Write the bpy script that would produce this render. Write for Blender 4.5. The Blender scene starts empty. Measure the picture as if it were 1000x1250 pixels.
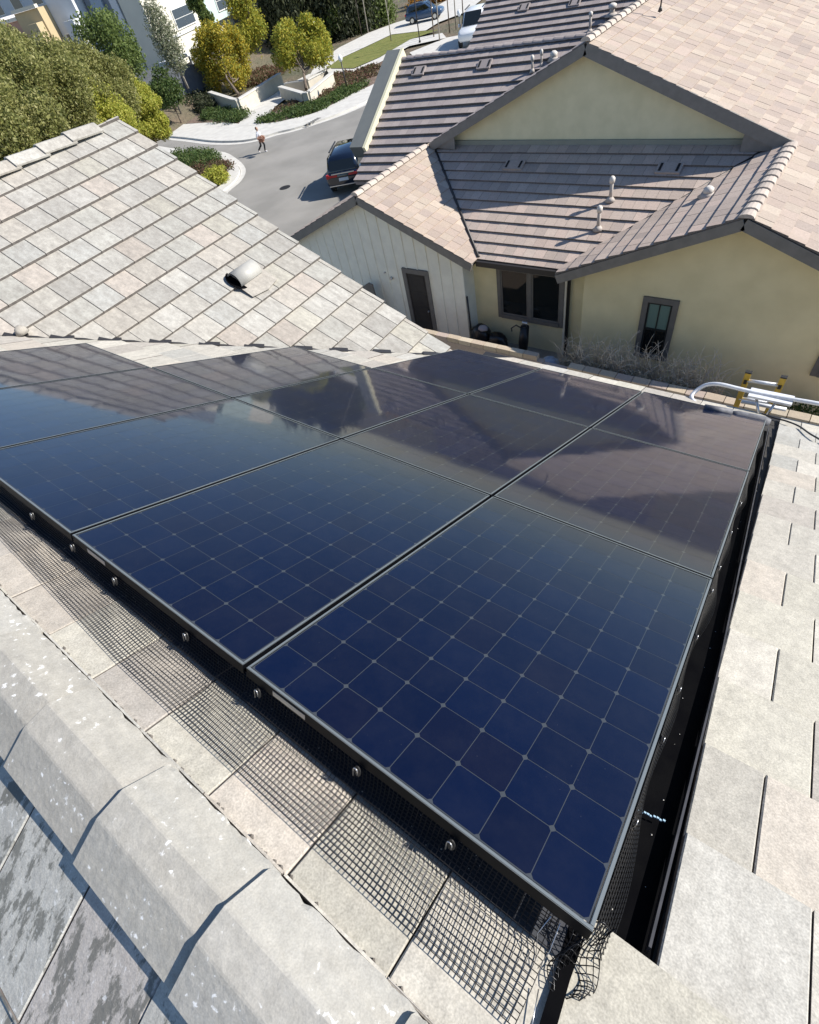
import bpy, bmesh, math, random
import numpy as np
from mathutils import Vector, Matrix, noise

random.seed(7)
D = bpy.data
scn = bpy.context.scene
COL = scn.collection

# ------------------------------------------------------------------ camera
CAM = np.array([-0.09713, -0.06186, 1.33582])
RW = np.array([[0.80459968, 0.56446752, -0.18437945],
               [0.34815516, -0.69995351, -0.62358084],
               [-0.48104817, 0.43754028, -0.75970465]])      # right, down, forward
F = 619.2
cd = D.cameras.new('camera'); cam = D.objects.new('camera', cd); COL.objects.link(cam)
cd.sensor_fit = 'VERTICAL'; cd.sensor_height = 24; cd.lens = F / 1250 * 24
cd.clip_start = 0.05; cd.clip_end = 2000
M = Matrix.Identity(4)
for i in range(3):
    M[i][0] = RW[0][i]; M[i][1] = -RW[1][i]; M[i][2] = -RW[2][i]; M[i][3] = CAM[i]
cam.matrix_world = M
scn.camera = cam

# ------------------------------------------------------------------ light
SUN_EL, SUN_AZ = math.radians(37.3), math.radians(32.5)     # azimuth from +X towards +Y
w = D.worlds.new('World'); scn.world = w; w.use_nodes = True
nt = w.node_tree
sky = nt.nodes.new('ShaderNodeTexSky'); sky.sky_type = 'NISHITA'; sky.sun_disc = False
sky.sun_elevation = SUN_EL; sky.sun_rotation = math.pi / 2 - SUN_AZ
sky.altitude = 50; sky.air_density = 0.9; sky.dust_density = 0.05; sky.ozone_density = 4.0
bg = nt.nodes['Background']; bg.inputs[1].default_value = 0.106
nt.links.new(sky.outputs[0], bg.inputs[0])
sl = D.lights.new('sun', 'SUN'); sl.energy = 4.9; sl.angle = math.radians(0.5); sl.color = (1, .95, .875)
so = D.objects.new('sun', sl); COL.objects.link(so)
sdir = Vector((math.cos(SUN_EL) * math.cos(SUN_AZ), math.cos(SUN_EL) * math.sin(SUN_AZ), math.sin(SUN_EL)))
so.rotation_euler = sdir.to_track_quat('Z', 'Y').to_euler()
so.location = (20, 12, 30)
scn.view_settings.view_transform = 'Standard'
scn.view_settings.look = 'None'
scn.view_settings.gamma = 1
scn.view_settings.exposure = 0.60
scn.render.engine = 'CYCLES'
scn.cycles.max_bounces = 6

# ------------------------------------------------------------------ helpers
def ray(x, y):
    d = RW.T @ np.array([(x - 500) / F, (y - 625) / F, 1.0])
    return d / np.linalg.norm(d)
def onz(x, y, z):
    d = ray(x, y); p = CAM + d * (z - CAM[2]) / d[2]; return Vector(p)
def onY(x, y, Y):
    d = ray(x, y); p = CAM + d * (Y - CAM[1]) / d[1]; return Vector(p)
def atD(x, y, dist):
    d = ray(x, y); return Vector(CAM + d * dist / math.hypot(d[0], d[1]))
def to_px(p):
    c = RW @ (np.array(p, float) - CAM)
    if c[2] <= 0.01: return None
    return 500 + F * c[0] / c[2], 625 + F * c[1] / c[2], c[2]

def tag(o, label=None, cat=None, group=None, kind=None):
    if label: o['label'] = label
    if cat: o['category'] = cat
    if group: o['group'] = group
    if kind: o['kind'] = kind
    return o
def empty(name, loc, label=None, cat=None, group=None):
    o = D.objects.new(name, None); COL.objects.link(o); o.location = loc; o.empty_display_size = .1
    tag(o, label, cat, group); return o
def link(name, me, parent=None, mat=None, kind=None, world=None):
    o = D.objects.new(name, me); COL.objects.link(o)
    if mat is not None and not me.materials: me.materials.append(mat)
    if parent is not None:
        o.parent = parent
        o.matrix_parent_inverse = Matrix.Translation(-Vector(parent_loc(parent)))
    if world is not None: o.matrix_basis = world
    if kind: o['kind'] = kind
    return o
def parent_loc(p):
    # world location of an unrotated parent chain
    l = Vector(p.location) if p.type == 'EMPTY' else Vector((0, 0, 0))
    return l
def mesh(name, V, Fc, mat=None, parent=None, kind=None, smooth=False):
    me = D.meshes.new(name); me.from_pydata([tuple(v) for v in V], [], Fc); me.update()
    if smooth: me.shade_smooth()
    return link(name, me, parent, mat, kind)

class MB:
    """collects shapes into one mesh"""
    def __init__(s): s.V = []; s.F = []; s.S = []
    def add(s, V, Fc, smooth=False):
        n = len(s.V); s.V += [tuple(v) for v in V]; s.F += [tuple(i + n for i in f) for f in Fc]; s.S += [smooth] * len(Fc); return s
    def box(s, lo, hi):
        x0, y0, z0 = lo; x1, y1, z1 = hi
        return s.add([(x0,y0,z0),(x1,y0,z0),(x1,y1,z0),(x0,y1,z0),(x0,y0,z1),(x1,y0,z1),(x1,y1,z1),(x0,y1,z1)],
                     [(0,3,2,1),(4,5,6,7),(0,1,5,4),(1,2,6,5),(2,3,7,6),(3,0,4,7)])
    def bar(s, a, b, w, h, up=(0, 0, 1)):
        a = Vector(a); b = Vector(b); t = (b - a).normalized(); up = Vector(up)
        r = t.cross(up).normalized(); u = r.cross(t).normalized()
        V = [p + r * (i * w / 2) + u * (j * h / 2) for p in (a, b) for i, j in ((-1,-1),(1,-1),(1,1),(-1,1))]
        return s.add(V, [(0,1,2,3),(7,6,5,4),(0,4,5,1),(1,5,6,2),(2,6,7,3),(3,7,4,0)])
    def tube(s, pts, r, n=8, smooth=True, cap=True):
        pts = [Vector(p) for p in pts]; R = r if isinstance(r, (list, tuple)) else [r] * len(pts)
        V = []; Fc = []
        t0 = (pts[1] - pts[0]).normalized(); ref = Vector((0, 0, 1)) if abs(t0.z) < .9 else Vector((1, 0, 0))
        a = t0.cross(ref).normalized()
        for i, p in enumerate(pts):
            t = (pts[min(i + 1, len(pts) - 1)] - pts[max(i - 1, 0)]).normalized()
            a = (a - t * a.dot(t)).normalized(); b = t.cross(a)
            for k in range(n):
                g = 2 * math.pi * k / n; V.append(p + (a * math.cos(g) + b * math.sin(g)) * R[i])
        for i in range(len(pts) - 1):
            for k in range(n):
                k2 = (k + 1) % n; Fc.append((i*n+k, i*n+k2, (i+1)*n+k2, (i+1)*n+k))
        s.add(V, Fc, smooth)
        if cap:
            m = len(s.V) - len(V)
            s.F += [tuple(m + k for k in reversed(range(n))), tuple(m + (len(pts)-1)*n + k for k in range(n))]; s.S += [False, False]
        return s
    def prism(s, poly, off):
        """poly: 3d points, off: vector"""
        n = len(poly); off = Vector(off); V = [Vector(p) for p in poly] + [Vector(p) + off for p in poly]
        Fc = [tuple(range(n)), tuple(reversed(range(n, 2*n)))] + [(i, i + n, (i+1) % n + n, (i+1) % n) for i in range(n)]
        return s.add(V, Fc)
    def build(s, name, mat=None, parent=None, kind=None):
        me = D.meshes.new(name); me.from_pydata(s.V, [], s.F); me.polygons.foreach_set('use_smooth', s.S); me.update()
        bm = bmesh.new(); bm.from_mesh(me); bmesh.ops.recalc_face_normals(bm, faces=bm.faces); bm.to_mesh(me); bm.free()
        return link(name, me, parent, mat, kind)

# ------------------------------------------------------------------ materials
def srgb(r, g, b):
    f = lambda c: c / 12.92 if c <= .04045 else ((c + .055) / 1.055) ** 2.4
    return (f(r / 255), f(g / 255), f(b / 255), 1)
def base_mat(name, col=(.5,.5,.5,1), rough=.8, metal=0, spec=.5):
    m = D.materials.new(name); m.use_nodes = True; b = m.node_tree.nodes['Principled BSDF']
    if len(col) == 3: col = (*col, 1)
    b.inputs['Base Color'].default_value = col; b.inputs['Roughness'].default_value = rough
    b.inputs['Metallic'].default_value = metal; b.inputs['Specular IOR Level'].default_value = spec
    return m
def N(m, t, **kw):
    n = m.node_tree.nodes.new(t)
    for k, v in kw.items(): setattr(n, k, v)
    return n
def L(m, a, b): m.node_tree.links.new(a, b)
def noise_mat(name, c1, c2, scale=5, rough=.85, bump=.2, bscale=None, detail=6, metal=0, dist=.01, stretch=(1,1,1), spec=.4):
    m = base_mat(name, c1, rough, metal, spec); b = m.node_tree.nodes['Principled BSDF']
    tc = N(m, 'ShaderNodeTexCoord'); mp = N(m, 'ShaderNodeMapping'); mp.inputs['Scale'].default_value = stretch
    L(m, tc.outputs['Object'], mp.inputs[0])
    nz = N(m, 'ShaderNodeTexNoise'); nz.inputs['Scale'].default_value = scale; nz.inputs['Detail'].default_value = detail
    L(m, mp.outputs[0], nz.inputs[0])
    mx = N(m, 'ShaderNodeMix', data_type='RGBA'); mx.inputs['A'].default_value = (*c1[:3], 1); mx.inputs['B'].default_value = (*c2[:3], 1)
    cr = N(m, 'ShaderNodeValToRGB'); cr.color_ramp.elements[0].position = .35; cr.color_ramp.elements[1].position = .65
    L(m, nz.outputs[0], cr.inputs[0]); L(m, cr.outputs[0], mx.inputs['Factor']); L(m, mx.outputs['Result'], b.inputs['Base Color'])
    if bump:
        n2 = N(m, 'ShaderNodeTexNoise'); n2.inputs['Scale'].default_value = bscale or scale * 8; n2.inputs['Detail'].default_value = 4
        L(m, tc.outputs['Object'], n2.inputs[0])
        bp = N(m, 'ShaderNodeBump'); bp.inputs['Strength'].default_value = bump; bp.inputs['Distance'].default_value = dist
        L(m, n2.outputs[0], bp.inputs['Height']); L(m, bp.outputs[0], b.inputs['Normal'])
    return m
def rand_val(m):
    oi = N(m, 'ShaderNodeObjectInfo'); ge = N(m, 'ShaderNodeNewGeometry')
    a = N(m, 'ShaderNodeMath', operation='ADD'); L(m, oi.outputs['Random'], a.inputs[0]); L(m, ge.outputs['Random Per Island'], a.inputs[1])
    fr = N(m, 'ShaderNodeMath', operation='FRACT'); L(m, a.outputs[0], fr.inputs[0]); return fr.outputs[0]
def tile_mat(name, cols, stain=(.3,.29,.27), stain_amt=.25, streak_dir='x', grain=.5, speck=0, lichen=0, fine=60, tex='Generated'):
    m = base_mat(name, (.4,.4,.38), .9, 0, .25); b = m.node_tree.nodes['Principled BSDF']
    rv = rand_val(m)
    cr = N(m, 'ShaderNodeValToRGB'); cr.color_ramp.interpolation = 'CONSTANT'
    for i, c in enumerate(cols):
        p = i / len(cols)
        e = cr.color_ramp.elements[0] if i == 0 else (cr.color_ramp.elements[1] if i == 1 else cr.color_ramp.elements.new(p))
        e.position = p; e.color = (*c, 1)
    L(m, rv, cr.inputs[0])
    geo = N(m, 'ShaderNodeNewGeometry')
    off = N(m, 'ShaderNodeVectorMath', operation='ADD'); mul = N(m, 'ShaderNodeMath', operation='MULTIPLY'); mul.inputs[1].default_value = 37.0
    L(m, rv, mul.inputs[0]); L(m, geo.outputs['Position'], off.inputs[0]); L(m, mul.outputs[0], off.inputs[1])
    mp = N(m, 'ShaderNodeMapping'); mp.inputs['Scale'].default_value = {'x': (1.5, 7, 7), 'y': (7, 1.5, 7)}[streak_dir]
    L(m, off.outputs[0], mp.inputs[0])
    nz = N(m, 'ShaderNodeTexNoise'); nz.inputs['Scale'].default_value = 2.2; nz.inputs['Detail'].default_value = 7; nz.inputs['Roughness'].default_value = .65
    L(m, mp.outputs[0], nz.inputs[0])
    r2 = N(m, 'ShaderNodeMapRange'); r2.inputs['From Min'].default_value = .35; r2.inputs['From Max'].default_value = .75; r2.inputs['To Max'].default_value = stain_amt
    L(m, nz.outputs[0], r2.inputs[0])
    mx = N(m, 'ShaderNodeMix', data_type='RGBA'); mx.inputs['B'].default_value = (*stain, 1)
    L(m, cr.outputs[0], mx.inputs['A']); L(m, r2.outputs[0], mx.inputs['Factor'])
    out = mx.outputs['Result']
    nA = N(m, 'ShaderNodeTexNoise'); nA.inputs['Scale'].default_value = 26; nA.inputs['Detail'].default_value = 8; nA.inputs['Roughness'].default_value = .7
    L(m, off.outputs[0], nA.inputs[0])
    rA = N(m, 'ShaderNodeMapRange'); rA.inputs['From Min'].default_value = .3; rA.inputs['From Max'].default_value = .7; rA.inputs['To Min'].default_value = .84; rA.inputs['To Max'].default_value = 1.13
    L(m, nA.outputs[0], rA.inputs[0]); vA = N(m, 'ShaderNodeVectorMath', operation='SCALE'); L(m, out, vA.inputs[0]); L(m, rA.outputs[0], vA.inputs['Scale']); out = vA.outputs[0]
    nB = N(m, 'ShaderNodeMath', operation='MULTIPLY'); nB.inputs[1].default_value = 7.31; L(m, rv, nB.inputs[0])
    fB = N(m, 'ShaderNodeMath', operation='FRACT'); L(m, nB.outputs[0], fB.inputs[0])
    rB = N(m, 'ShaderNodeMapRange'); rB.inputs['To Min'].default_value = .90; rB.inputs['To Max'].default_value = 1.07; L(m, fB.outputs[0], rB.inputs[0])
    vB = N(m, 'ShaderNodeVectorMath', operation='SCALE'); L(m, out, vB.inputs[0]); L(m, rB.outputs[0], vB.inputs['Scale']); out = vB.outputs[0]
    # sandy grain
    n3 = N(m, 'ShaderNodeTexNoise'); n3.inputs['Scale'].default_value = fine * 4; n3.inputs['Detail'].default_value = 3
    L(m, geo.outputs['Position'], n3.inputs[0])
    hs = N(m, 'ShaderNodeMapRange'); hs.inputs['From Min'].default_value = .3; hs.inputs['From Max'].default_value = .7
    hs.inputs['To Min'].default_value = 1 - .22 * grain; hs.inputs['To Max'].default_value = 1 + .18 * grain
    L(m, n3.outputs[0], hs.inputs[0])
    vm = N(m, 'ShaderNodeVectorMath', operation='SCALE'); L(m, out, vm.inputs[0]); L(m, hs.outputs[0], vm.inputs['Scale']); out = vm.outputs[0]
    if lichen:
        n4 = N(m, 'ShaderNodeTexNoise'); n4.inputs['Scale'].default_value = 9; n4.inputs['Detail'].default_value = 9; n4.inputs['Roughness'].default_value = .72
        mp4 = N(m, 'ShaderNodeMapping'); mp4.inputs['Scale'].default_value = (1.6, .7, .7); L(m, off.outputs[0], mp4.inputs[0]); L(m, mp4.outputs[0], n4.inputs[0])
        r4 = N(m, 'ShaderNodeMapRange'); r4.inputs['From Min'].default_value = .55 - .04*lichen; r4.inputs['From Max'].default_value = .60 - .04*lichen; r4.inputs['To Max'].default_value = .8
        L(m, n4.outputs[0], r4.inputs[0])
        m4 = N(m, 'ShaderNodeMix', data_type='RGBA'); m4.inputs['B'].default_value = (.12, .12, .105, 1)
        L(m, out, m4.inputs['A']); L(m, r4.outputs[0], m4.inputs['Factor']); out = m4.outputs['Result']
    if speck:
        n5 = N(m, 'ShaderNodeTexNoise'); n5.inputs['Scale'].default_value = 52; n5.inputs['Detail'].default_value = 4; n5.inputs['Distortion'].default_value = .4
        L(m, off.outputs[0], n5.inputs[0])
        n6 = N(m, 'ShaderNodeTexNoise'); n6.inputs['Scale'].default_value = 5; L(m, geo.outputs['Position'], n6.inputs[0])
        ad = N(m, 'ShaderNodeMath', operation='MULTIPLY_ADD'); ad.inputs[1].default_value = .35; L(m, n6.outputs[0], ad.inputs[0]); L(m, n5.outputs[0], ad.inputs[2])
        r5 = N(m, 'ShaderNodeMapRange'); r5.inputs['From Min'].default_value = .835; r5.inputs['From Max'].default_value = .90; r5.inputs['To Max'].default_value = speck
        L(m, ad.outputs[0], r5.inputs[0])
        m5 = N(m, 'ShaderNodeMix', data_type='RGBA'); m5.inputs['B'].default_value = (.82, .82, .80, 1)
        L(m, out, m5.inputs['A']); L(m, r5.outputs[0], m5.inputs['Factor']); out = m5.outputs['Result']
    L(m, out, b.inputs['Base Color'])
    n7 = N(m, 'ShaderNodeTexNoise'); n7.inputs['Scale'].default_value = fine; n7.inputs['Detail'].default_value = 6; L(m, geo.outputs['Position'], n7.inputs[0])
    bp = N(m, 'ShaderNodeBump'); bp.inputs['Strength'].default_value = .32; bp.inputs['Distance'].default_value = .006
    L(m, n7.outputs[0], bp.inputs['Height']); L(m, bp.outputs[0], b.inputs['Normal'])
    return m

m_edge = noise_mat('grimy_tile_edge', (.12,.105,.095), (.19,.17,.155), 20, rough=.95, bump=0)
PALE = [tuple(k_*(.66*v+.34*m) for v,m,k_ in zip(c,(.515,.495,.455),(.86,.845,.805))) for c in [(.50,.48,.44),(.55,.53,.49),(.47,.46,.44),(.53,.49,.44),(.50,.50,.47),(.53,.46,.41),(.56,.55,.52),(.47,.48,.47),(.53,.51,.44),(.44,.43,.41)]]
PALE_R = [(.40,.385,.35),(.42,.405,.37),(.37,.365,.345),(.42,.375,.33),(.40,.39,.365),(.385,.36,.33)]
NEIGH = [tuple(v*.82 for v in c) for c in [(.52,.42,.34),(.55,.455,.37),(.49,.395,.33),(.54,.44,.35),(.58,.485,.39),(.49,.395,.325),(.52,.415,.345),(.46,.375,.32)]]
GREYR = [(.33,.285,.27),(.35,.30,.28),(.31,.265,.255),(.36,.31,.29)]
m_tile = tile_mat('pale_concrete_tile', [tuple(v * k for v, k in zip(c, (.985, .965, .925))) for c in [(.47,.45,.405),(.52,.495,.445),(.425,.42,.395),(.50,.455,.40),(.46,.45,.42),(.43,.40,.365),(.54,.515,.46),(.48,.46,.40)]], stain=(.30,.28,.245), stain_amt=.55, streak_dir='y', grain=.9, fine=50)
m_tile_l = tile_mat('weathered_concrete_tile', PALE, stain=(.23,.21,.185), stain_amt=.75, streak_dir='x', grain=.5, fine=40)
m_tile_back = tile_mat('lichen_concrete_tile', [(.46,.445,.40),(.48,.44,.40),(.45,.44,.40)], stain_amt=.4, streak_dir='y', grain=.8, speck=.5, lichen=1.2)
m_cap = tile_mat('ridge_cap_concrete', [(.345,.33,.295),(.37,.355,.32),(.36,.34,.30)], stain=(.43,.40,.34), stain_amt=.7, streak_dir='x', grain=.5, speck=.8)
m_ntile = tile_mat('pink_beige_tile', NEIGH, stain=(.38,.32,.28), stain_amt=.35, streak_dir='x', grain=.25, fine=25)
m_nmid = tile_mat('taupe_tile', [(.47,.385,.325),(.50,.41,.345),(.43,.355,.305),(.51,.405,.34)], stain=(.33,.28,.25), stain_amt=.3, streak_dir='x', grain=.25, fine=25)
m_grey = tile_mat('grey_brown_tile', GREYR, stain=(.26,.24,.22), stain_amt=.3, streak_dir='x', grain=.25, fine=20)
m_ncap = tile_mat('cream_cap_tile', [(.50,.43,.365),(.53,.455,.385),(.47,.40,.34)], stain_amt=.2, grain=.2, fine=25)
m_under = noise_mat('dark_underlay', (.03,.028,.026), (.05,.045,.04), 20)
m_flash = noise_mat('black_flashing', (.0012,.0012,.002), (.003,.003,.0035), 12, rough=.75, spec=.04, bump=.3, bscale=60, dist=.003)
m_lip = noise_mat('flashing_lip', (.05,.05,.055), (.09,.085,.09), 15, rough=.5, metal=.5, bump=0)
m_frame = base_mat('black_anodised_frame', (.004,.0045,.006), .4, 0, .12)
m_ftop = base_mat('frame_top_glare', (.18,.20,.205), .4, .3)  # top faces of the black frame, painted paler to stand in for glare
m_back = base_mat('panel_backsheet', (.046,.052,.060), .5); 
m_wire = base_mat('black_coated_wire', (.03,.03,.032), .28, .6)
m_steel = base_mat('galvanised_steel', (.6,.6,.6), .3, .9)
m_disc = base_mat('black_disc', (.03,.03,.03), .35)
m_alu = noise_mat('brushed_aluminium', (.80,.80,.80), (.70,.71,.72), 30, rough=.5, metal=.2, bump=0)
m_yel = noise_mat('yellow_fibreglass', (.62,.40,.04), (.50,.33,.05), 20, rough=.5, bump=.1)
m_rub = base_mat('black_rubber', (.02,.02,.02), .7)
m_grey_pad = noise_mat('grey_rubber_pad', (.11,.11,.12), (.18,.18,.19), 25, rough=.6)
def glass_on(m, rough=.035):
    b = m.node_tree.nodes['Principled BSDF']
    b.inputs['Coat Weight'].default_value = 1.0; b.inputs['Coat Roughness'].default_value = rough; b.inputs['Coat IOR'].default_value = 1.38
    b.inputs['Specular IOR Level'].default_value = .1
# cells: near-black navy silicon under a glass coat
m_cell = base_mat('silicon_cell', (.006,.010,.035), .35)
rv = rand_val(m_cell); cr = N(m_cell, 'ShaderNodeValToRGB')
cr.color_ramp.elements[0].color = (.0003,.0034,.023,1); cr.color_ramp.elements[1].color = (.0020,.0030,.017,1)
e = cr.color_ramp.elements.new(.75); e.color = (.0005,.0026,.018,1)
L(m_cell, rv, cr.inputs[0]); L(m_cell, cr.outputs[0], m_cell.node_tree.nodes['Principled BSDF'].inputs['Base Color'])
glass_on(m_cell); glass_on(m_back)
for mm in (m_cell, m_back):     # faint dust film on the glass
    b = mm.node_tree.nodes['Principled BSDF']; g = N(mm, 'ShaderNodeNewGeometry')
    n1 = N(mm, 'ShaderNodeTexNoise'); n1.inputs['Scale'].default_value = 2.5; n1.inputs['Detail'].default_value = 6; L(mm, g.outputs['Position'], n1.inputs[0])
    r1 = N(mm, 'ShaderNodeMapRange'); r1.inputs['To Min'].default_value = .022; r1.inputs['To Max'].default_value = .07; L(mm, n1.outputs[0], r1.inputs[0]); L(mm, r1.outputs[0], b.inputs['Coat Roughness'])
    src_ = b.inputs['Base Color'].links[0].from_socket if b.inputs['Base Color'].links else None
    nd = N(mm, 'ShaderNodeTexNoise'); nd.inputs['Scale'].default_value = 7; nd.inputs['Detail'].default_value = 10; nd.inputs['Roughness'].default_value = .75; L(mm, g.outputs['Position'], nd.inputs[0])
    rd = N(mm, 'ShaderNodeMapRange'); rd.inputs['From Min'].default_value = .42; rd.inputs['From Max'].default_value = .8; rd.inputs['To Max'].default_value = .016; L(mm, nd.outputs[0], rd.inputs[0])
    vd = N(mm, 'ShaderNodeTexVoronoi'); vd.inputs['Scale'].default_value = 22; L(mm, g.outputs['Position'], vd.inputs[0])
    sd = N(mm, 'ShaderNodeMath', operation='LESS_THAN'); sd.inputs[1].default_value = .035; L(mm, vd.outputs['Distance'], sd.inputs[0])
    sm = N(mm, 'ShaderNodeMath', operation='MULTIPLY_ADD'); sm.inputs[1].default_value = .05; L(mm, sd.outputs[0], sm.inputs[0]); L(mm, rd.outputs[0], sm.inputs[2])
    md_ = N(mm, 'ShaderNodeMix', data_type='RGBA'); md_.inputs['B'].default_value = (.35, .33, .30, 1); L(mm, sm.outputs[0], md_.inputs['Factor'])
    if src_: L(mm, src_, md_.inputs['A'])
    else: md_.inputs['A'].default_value = b.inputs['Base Color'].default_value
    L(mm, md_.outputs['Result'], b.inputs['Base Color'])
    n2 = N(mm, 'ShaderNodeTexNoise'); n2.inputs['Scale'].default_value = 1.6; L(mm, g.outputs['Position'], n2.inputs[0])
    bp = N(mm, 'ShaderNodeBump'); bp.inputs['Strength'].default_value = .12; bp.inputs['Distance'].default_value = .01; L(mm, n2.outputs[0], bp.inputs['Height']); L(mm, bp.outputs[0], b.inputs['Coat Normal'])

m_stucco = noise_mat('yellow_stucco', (.78,.71,.47), (.71,.65,.42), 3, rough=.95, bump=.4, bscale=60, dist=.01)
m_stucco2 = noise_mat('tan_stucco', (.86,.755,.47), (.79,.69,.42), 2, rough=.95, bump=.4, bscale=60, dist=.01)
m_white = noise_mat('cream_siding', (.84,.825,.72), (.78,.765,.67), 4, rough=.8, bump=.1)
m_trim = noise_mat('taupe_trim', (.15,.14,.125), (.18,.165,.15), 6, rough=.8, bump=.15)
m_fascia = noise_mat('brown_grey_fascia', (.19,.178,.16), (.225,.21,.19), 6, rough=.8, bump=.15)
m_gutter = base_mat('dark_gutter', (.03,.028,.028), .45)
m_door = noise_mat('dark_door', (.035,.03,.028), (.045,.04,.035), 5, rough=.6, bump=0)
m_glass = base_mat('window_glass', (.01,.013,.014), .04, 0, .6)
m_blind = base_mat('greenish_blind_glass', (.16,.24,.21), .06, 0, .6)
m_mull = base_mat('dark_mullion', (.02,.022,.022), .5)
m_pipe = noise_mat('grey_vent_pipe', (.40,.35,.31), (.46,.42,.38), 8, rough=.7, bump=.1)
m_vent = noise_mat('painted_vent_metal', (.40,.39,.355), (.35,.34,.31), 10, rough=.5, bump=.1)
m_black = base_mat('black_matte', (.008,.008,.009), .8)
m_block = tile_mat('tan_wall_block', [(.50,.41,.30),(.46,.37,.28),(.52,.44,.33),(.45,.36,.30)], stain_amt=.3, grain=.5, fine=30)
m_asph = noise_mat('asphalt', (.225,.215,.195), (.29,.275,.25), .35, rough=.95, bump=.3, bscale=40)
m_conc = noise_mat('concrete', (.60,.58,.53), (.52,.50,.46), 1.5, rough=.9, bump=.2, bscale=30)
m_conc2 = noise_mat('planter_concrete', (.58,.53,.43), (.50,.46,.38), 2, rough=.9, bump=.2, bscale=30)
m_dirt = noise_mat('brown_mulch', (.16,.11,.085), (.24,.18,.14), 1.5, rough=1, bump=1, bscale=12, dist=.1)
m_yard = noise_mat('yard_soil', (.30,.27,.23), (.38,.35,.30), 2, rough=1, bump=.6, bscale=20, dist=.04)
m_grass = noise_mat('lawn', (.14,.16,.035), (.19,.19,.05), 1.2, rough=1, bump=.8, bscale=30, dist=.04)
m_cover = noise_mat('ground', (.10,.10,.06), (.17,.13,.09), .3, rough=1, bump=1, bscale=3, dist=.2)
m_bark = noise_mat('bark', (.12,.09,.07), (.20,.16,.12), 6, rough=1, bump=.6, bscale=20, dist=.02)
m_pbark = noise_mat('pale_bark', (.42,.38,.32), (.30,.27,.22), 6, rough=1, bump=.4, bscale=20, dist=.02)
m_twig = noise_mat('dry_twig', (.62,.54,.44), (.48,.41,.33), 6, rough=1, bump=0)
def leaf_mat(name, cols):
    m = base_mat(name, cols[0], .6, 0, .3); b = m.node_tree.nodes['Principled BSDF']
    g = N(m, 'ShaderNodeNewGeometry'); cr = N(m, 'ShaderNodeValToRGB')
    for i, c in enumerate(cols):
        p = i / max(1, len(cols) - 1)
        e = cr.color_ramp.elements[0] if i == 0 else (cr.color_ramp.elements[1] if i == 1 else cr.color_ramp.elements.new(p))
        e.color = (*c, 1)
    for i in range(len(cols)): cr.color_ramp.elements[i].position = i / max(1, len(cols) - 1)
    L(m, g.outputs['Random Per Island'], cr.inputs[0]); L(m, cr.outputs[0], b.inputs['Base Color'])
    tr = N(m, 'ShaderNodeBsdfTranslucent'); L(m, cr.outputs[0], tr.inputs[0]); ms = N(m, 'ShaderNodeMixShader'); ms.inputs[0].default_value = .42
    L(m, b.outputs[0], ms.inputs[1]); L(m, tr.outputs[0], ms.inputs[2]); L(m, ms.outputs[0], m.node_tree.nodes['Material Output'].inputs[0])
    return m
l_olive = leaf_mat('olive_leaves', [(.11,.13,.035),(.20,.22,.06),(.31,.30,.10),(.46,.43,.19)])
l_lime = leaf_mat('lime_leaves', [(.22,.28,.04),(.36,.40,.06),(.48,.46,.08),(.55,.48,.12)])
l_yellow = leaf_mat('yellow_leaves', [(.34,.28,.03),(.48,.37,.04),(.24,.28,.05),(.56,.43,.06)])
l_ylgrn = leaf_mat('yellow_green_leaves', [(.20,.26,.04),(.38,.37,.05),(.48,.40,.06),(.22,.28,.05)])
l_green = leaf_mat('green_leaves', [(.08,.12,.03),(.14,.19,.05),(.20,.25,.08)])
l_dark = leaf_mat('dark_leaves', [(.025,.035,.015),(.05,.06,.03),(.10,.11,.06)])
l_pale = leaf_mat('pale_leaves', [(.16,.19,.10),(.26,.28,.18),(.36,.36,.26)])
l_red = leaf_mat('russet_leaves', [(.16,.07,.05),(.12,.10,.05),(.20,.12,.08),(.10,.12,.04)])
l_hedge = leaf_mat('hedge_leaves', [(.05,.09,.025),(.08,.13,.035),(.13,.16,.05)])

# ------------------------------------------------------------------ roof tiles
def clip_poly(P, hp):
    """P list of (a,b); hp list of (nx,ny,c): keep nx*a+ny*b<=c"""
    for nx, ny, c in hp:
        out = []
        for i in range(len(P)):
            p, q = P[i], P[(i + 1) % len(P)]
            dp = nx * p[0] + ny * p[1] - c; dq = nx * q[0] + ny * q[1] - c
            if dp <= 1e-9: out.append(p)
            if (dp < -1e-9 and dq > 1e-9) or (dp > 1e-9 and dq < -1e-9):
                t = dp / (dp - dq); out.append((p[0] + t * (q[0] - p[0]), p[1] + t * (q[1] - p[1])))
        P = out
        if len(P) < 3: return []
    return P
def area(P): return abs(sum(P[i][0] * P[(i+1) % len(P)][1] - P[(i+1) % len(P)][0] * P[i][1] for i in range(len(P)))) / 2
def convex_hp(P):
    s = sum(P[i][0] * P[(i+1) % len(P)][1] - P[(i+1) % len(P)][0] * P[i][1] for i in range(len(P)))
    if s < 0: P = P[::-1]
    hp = []
    for i in range(len(P)):
        (x0, y0), (x1, y1) = P[i], P[(i + 1) % len(P)]; nx, ny = y1 - y0, -(x1 - x0); l = math.hypot(nx, ny)
        if l < 1e-9: continue
        hp.append((nx / l, ny / l, (nx * x0 + ny * y0) / l))
    return hp

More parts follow.
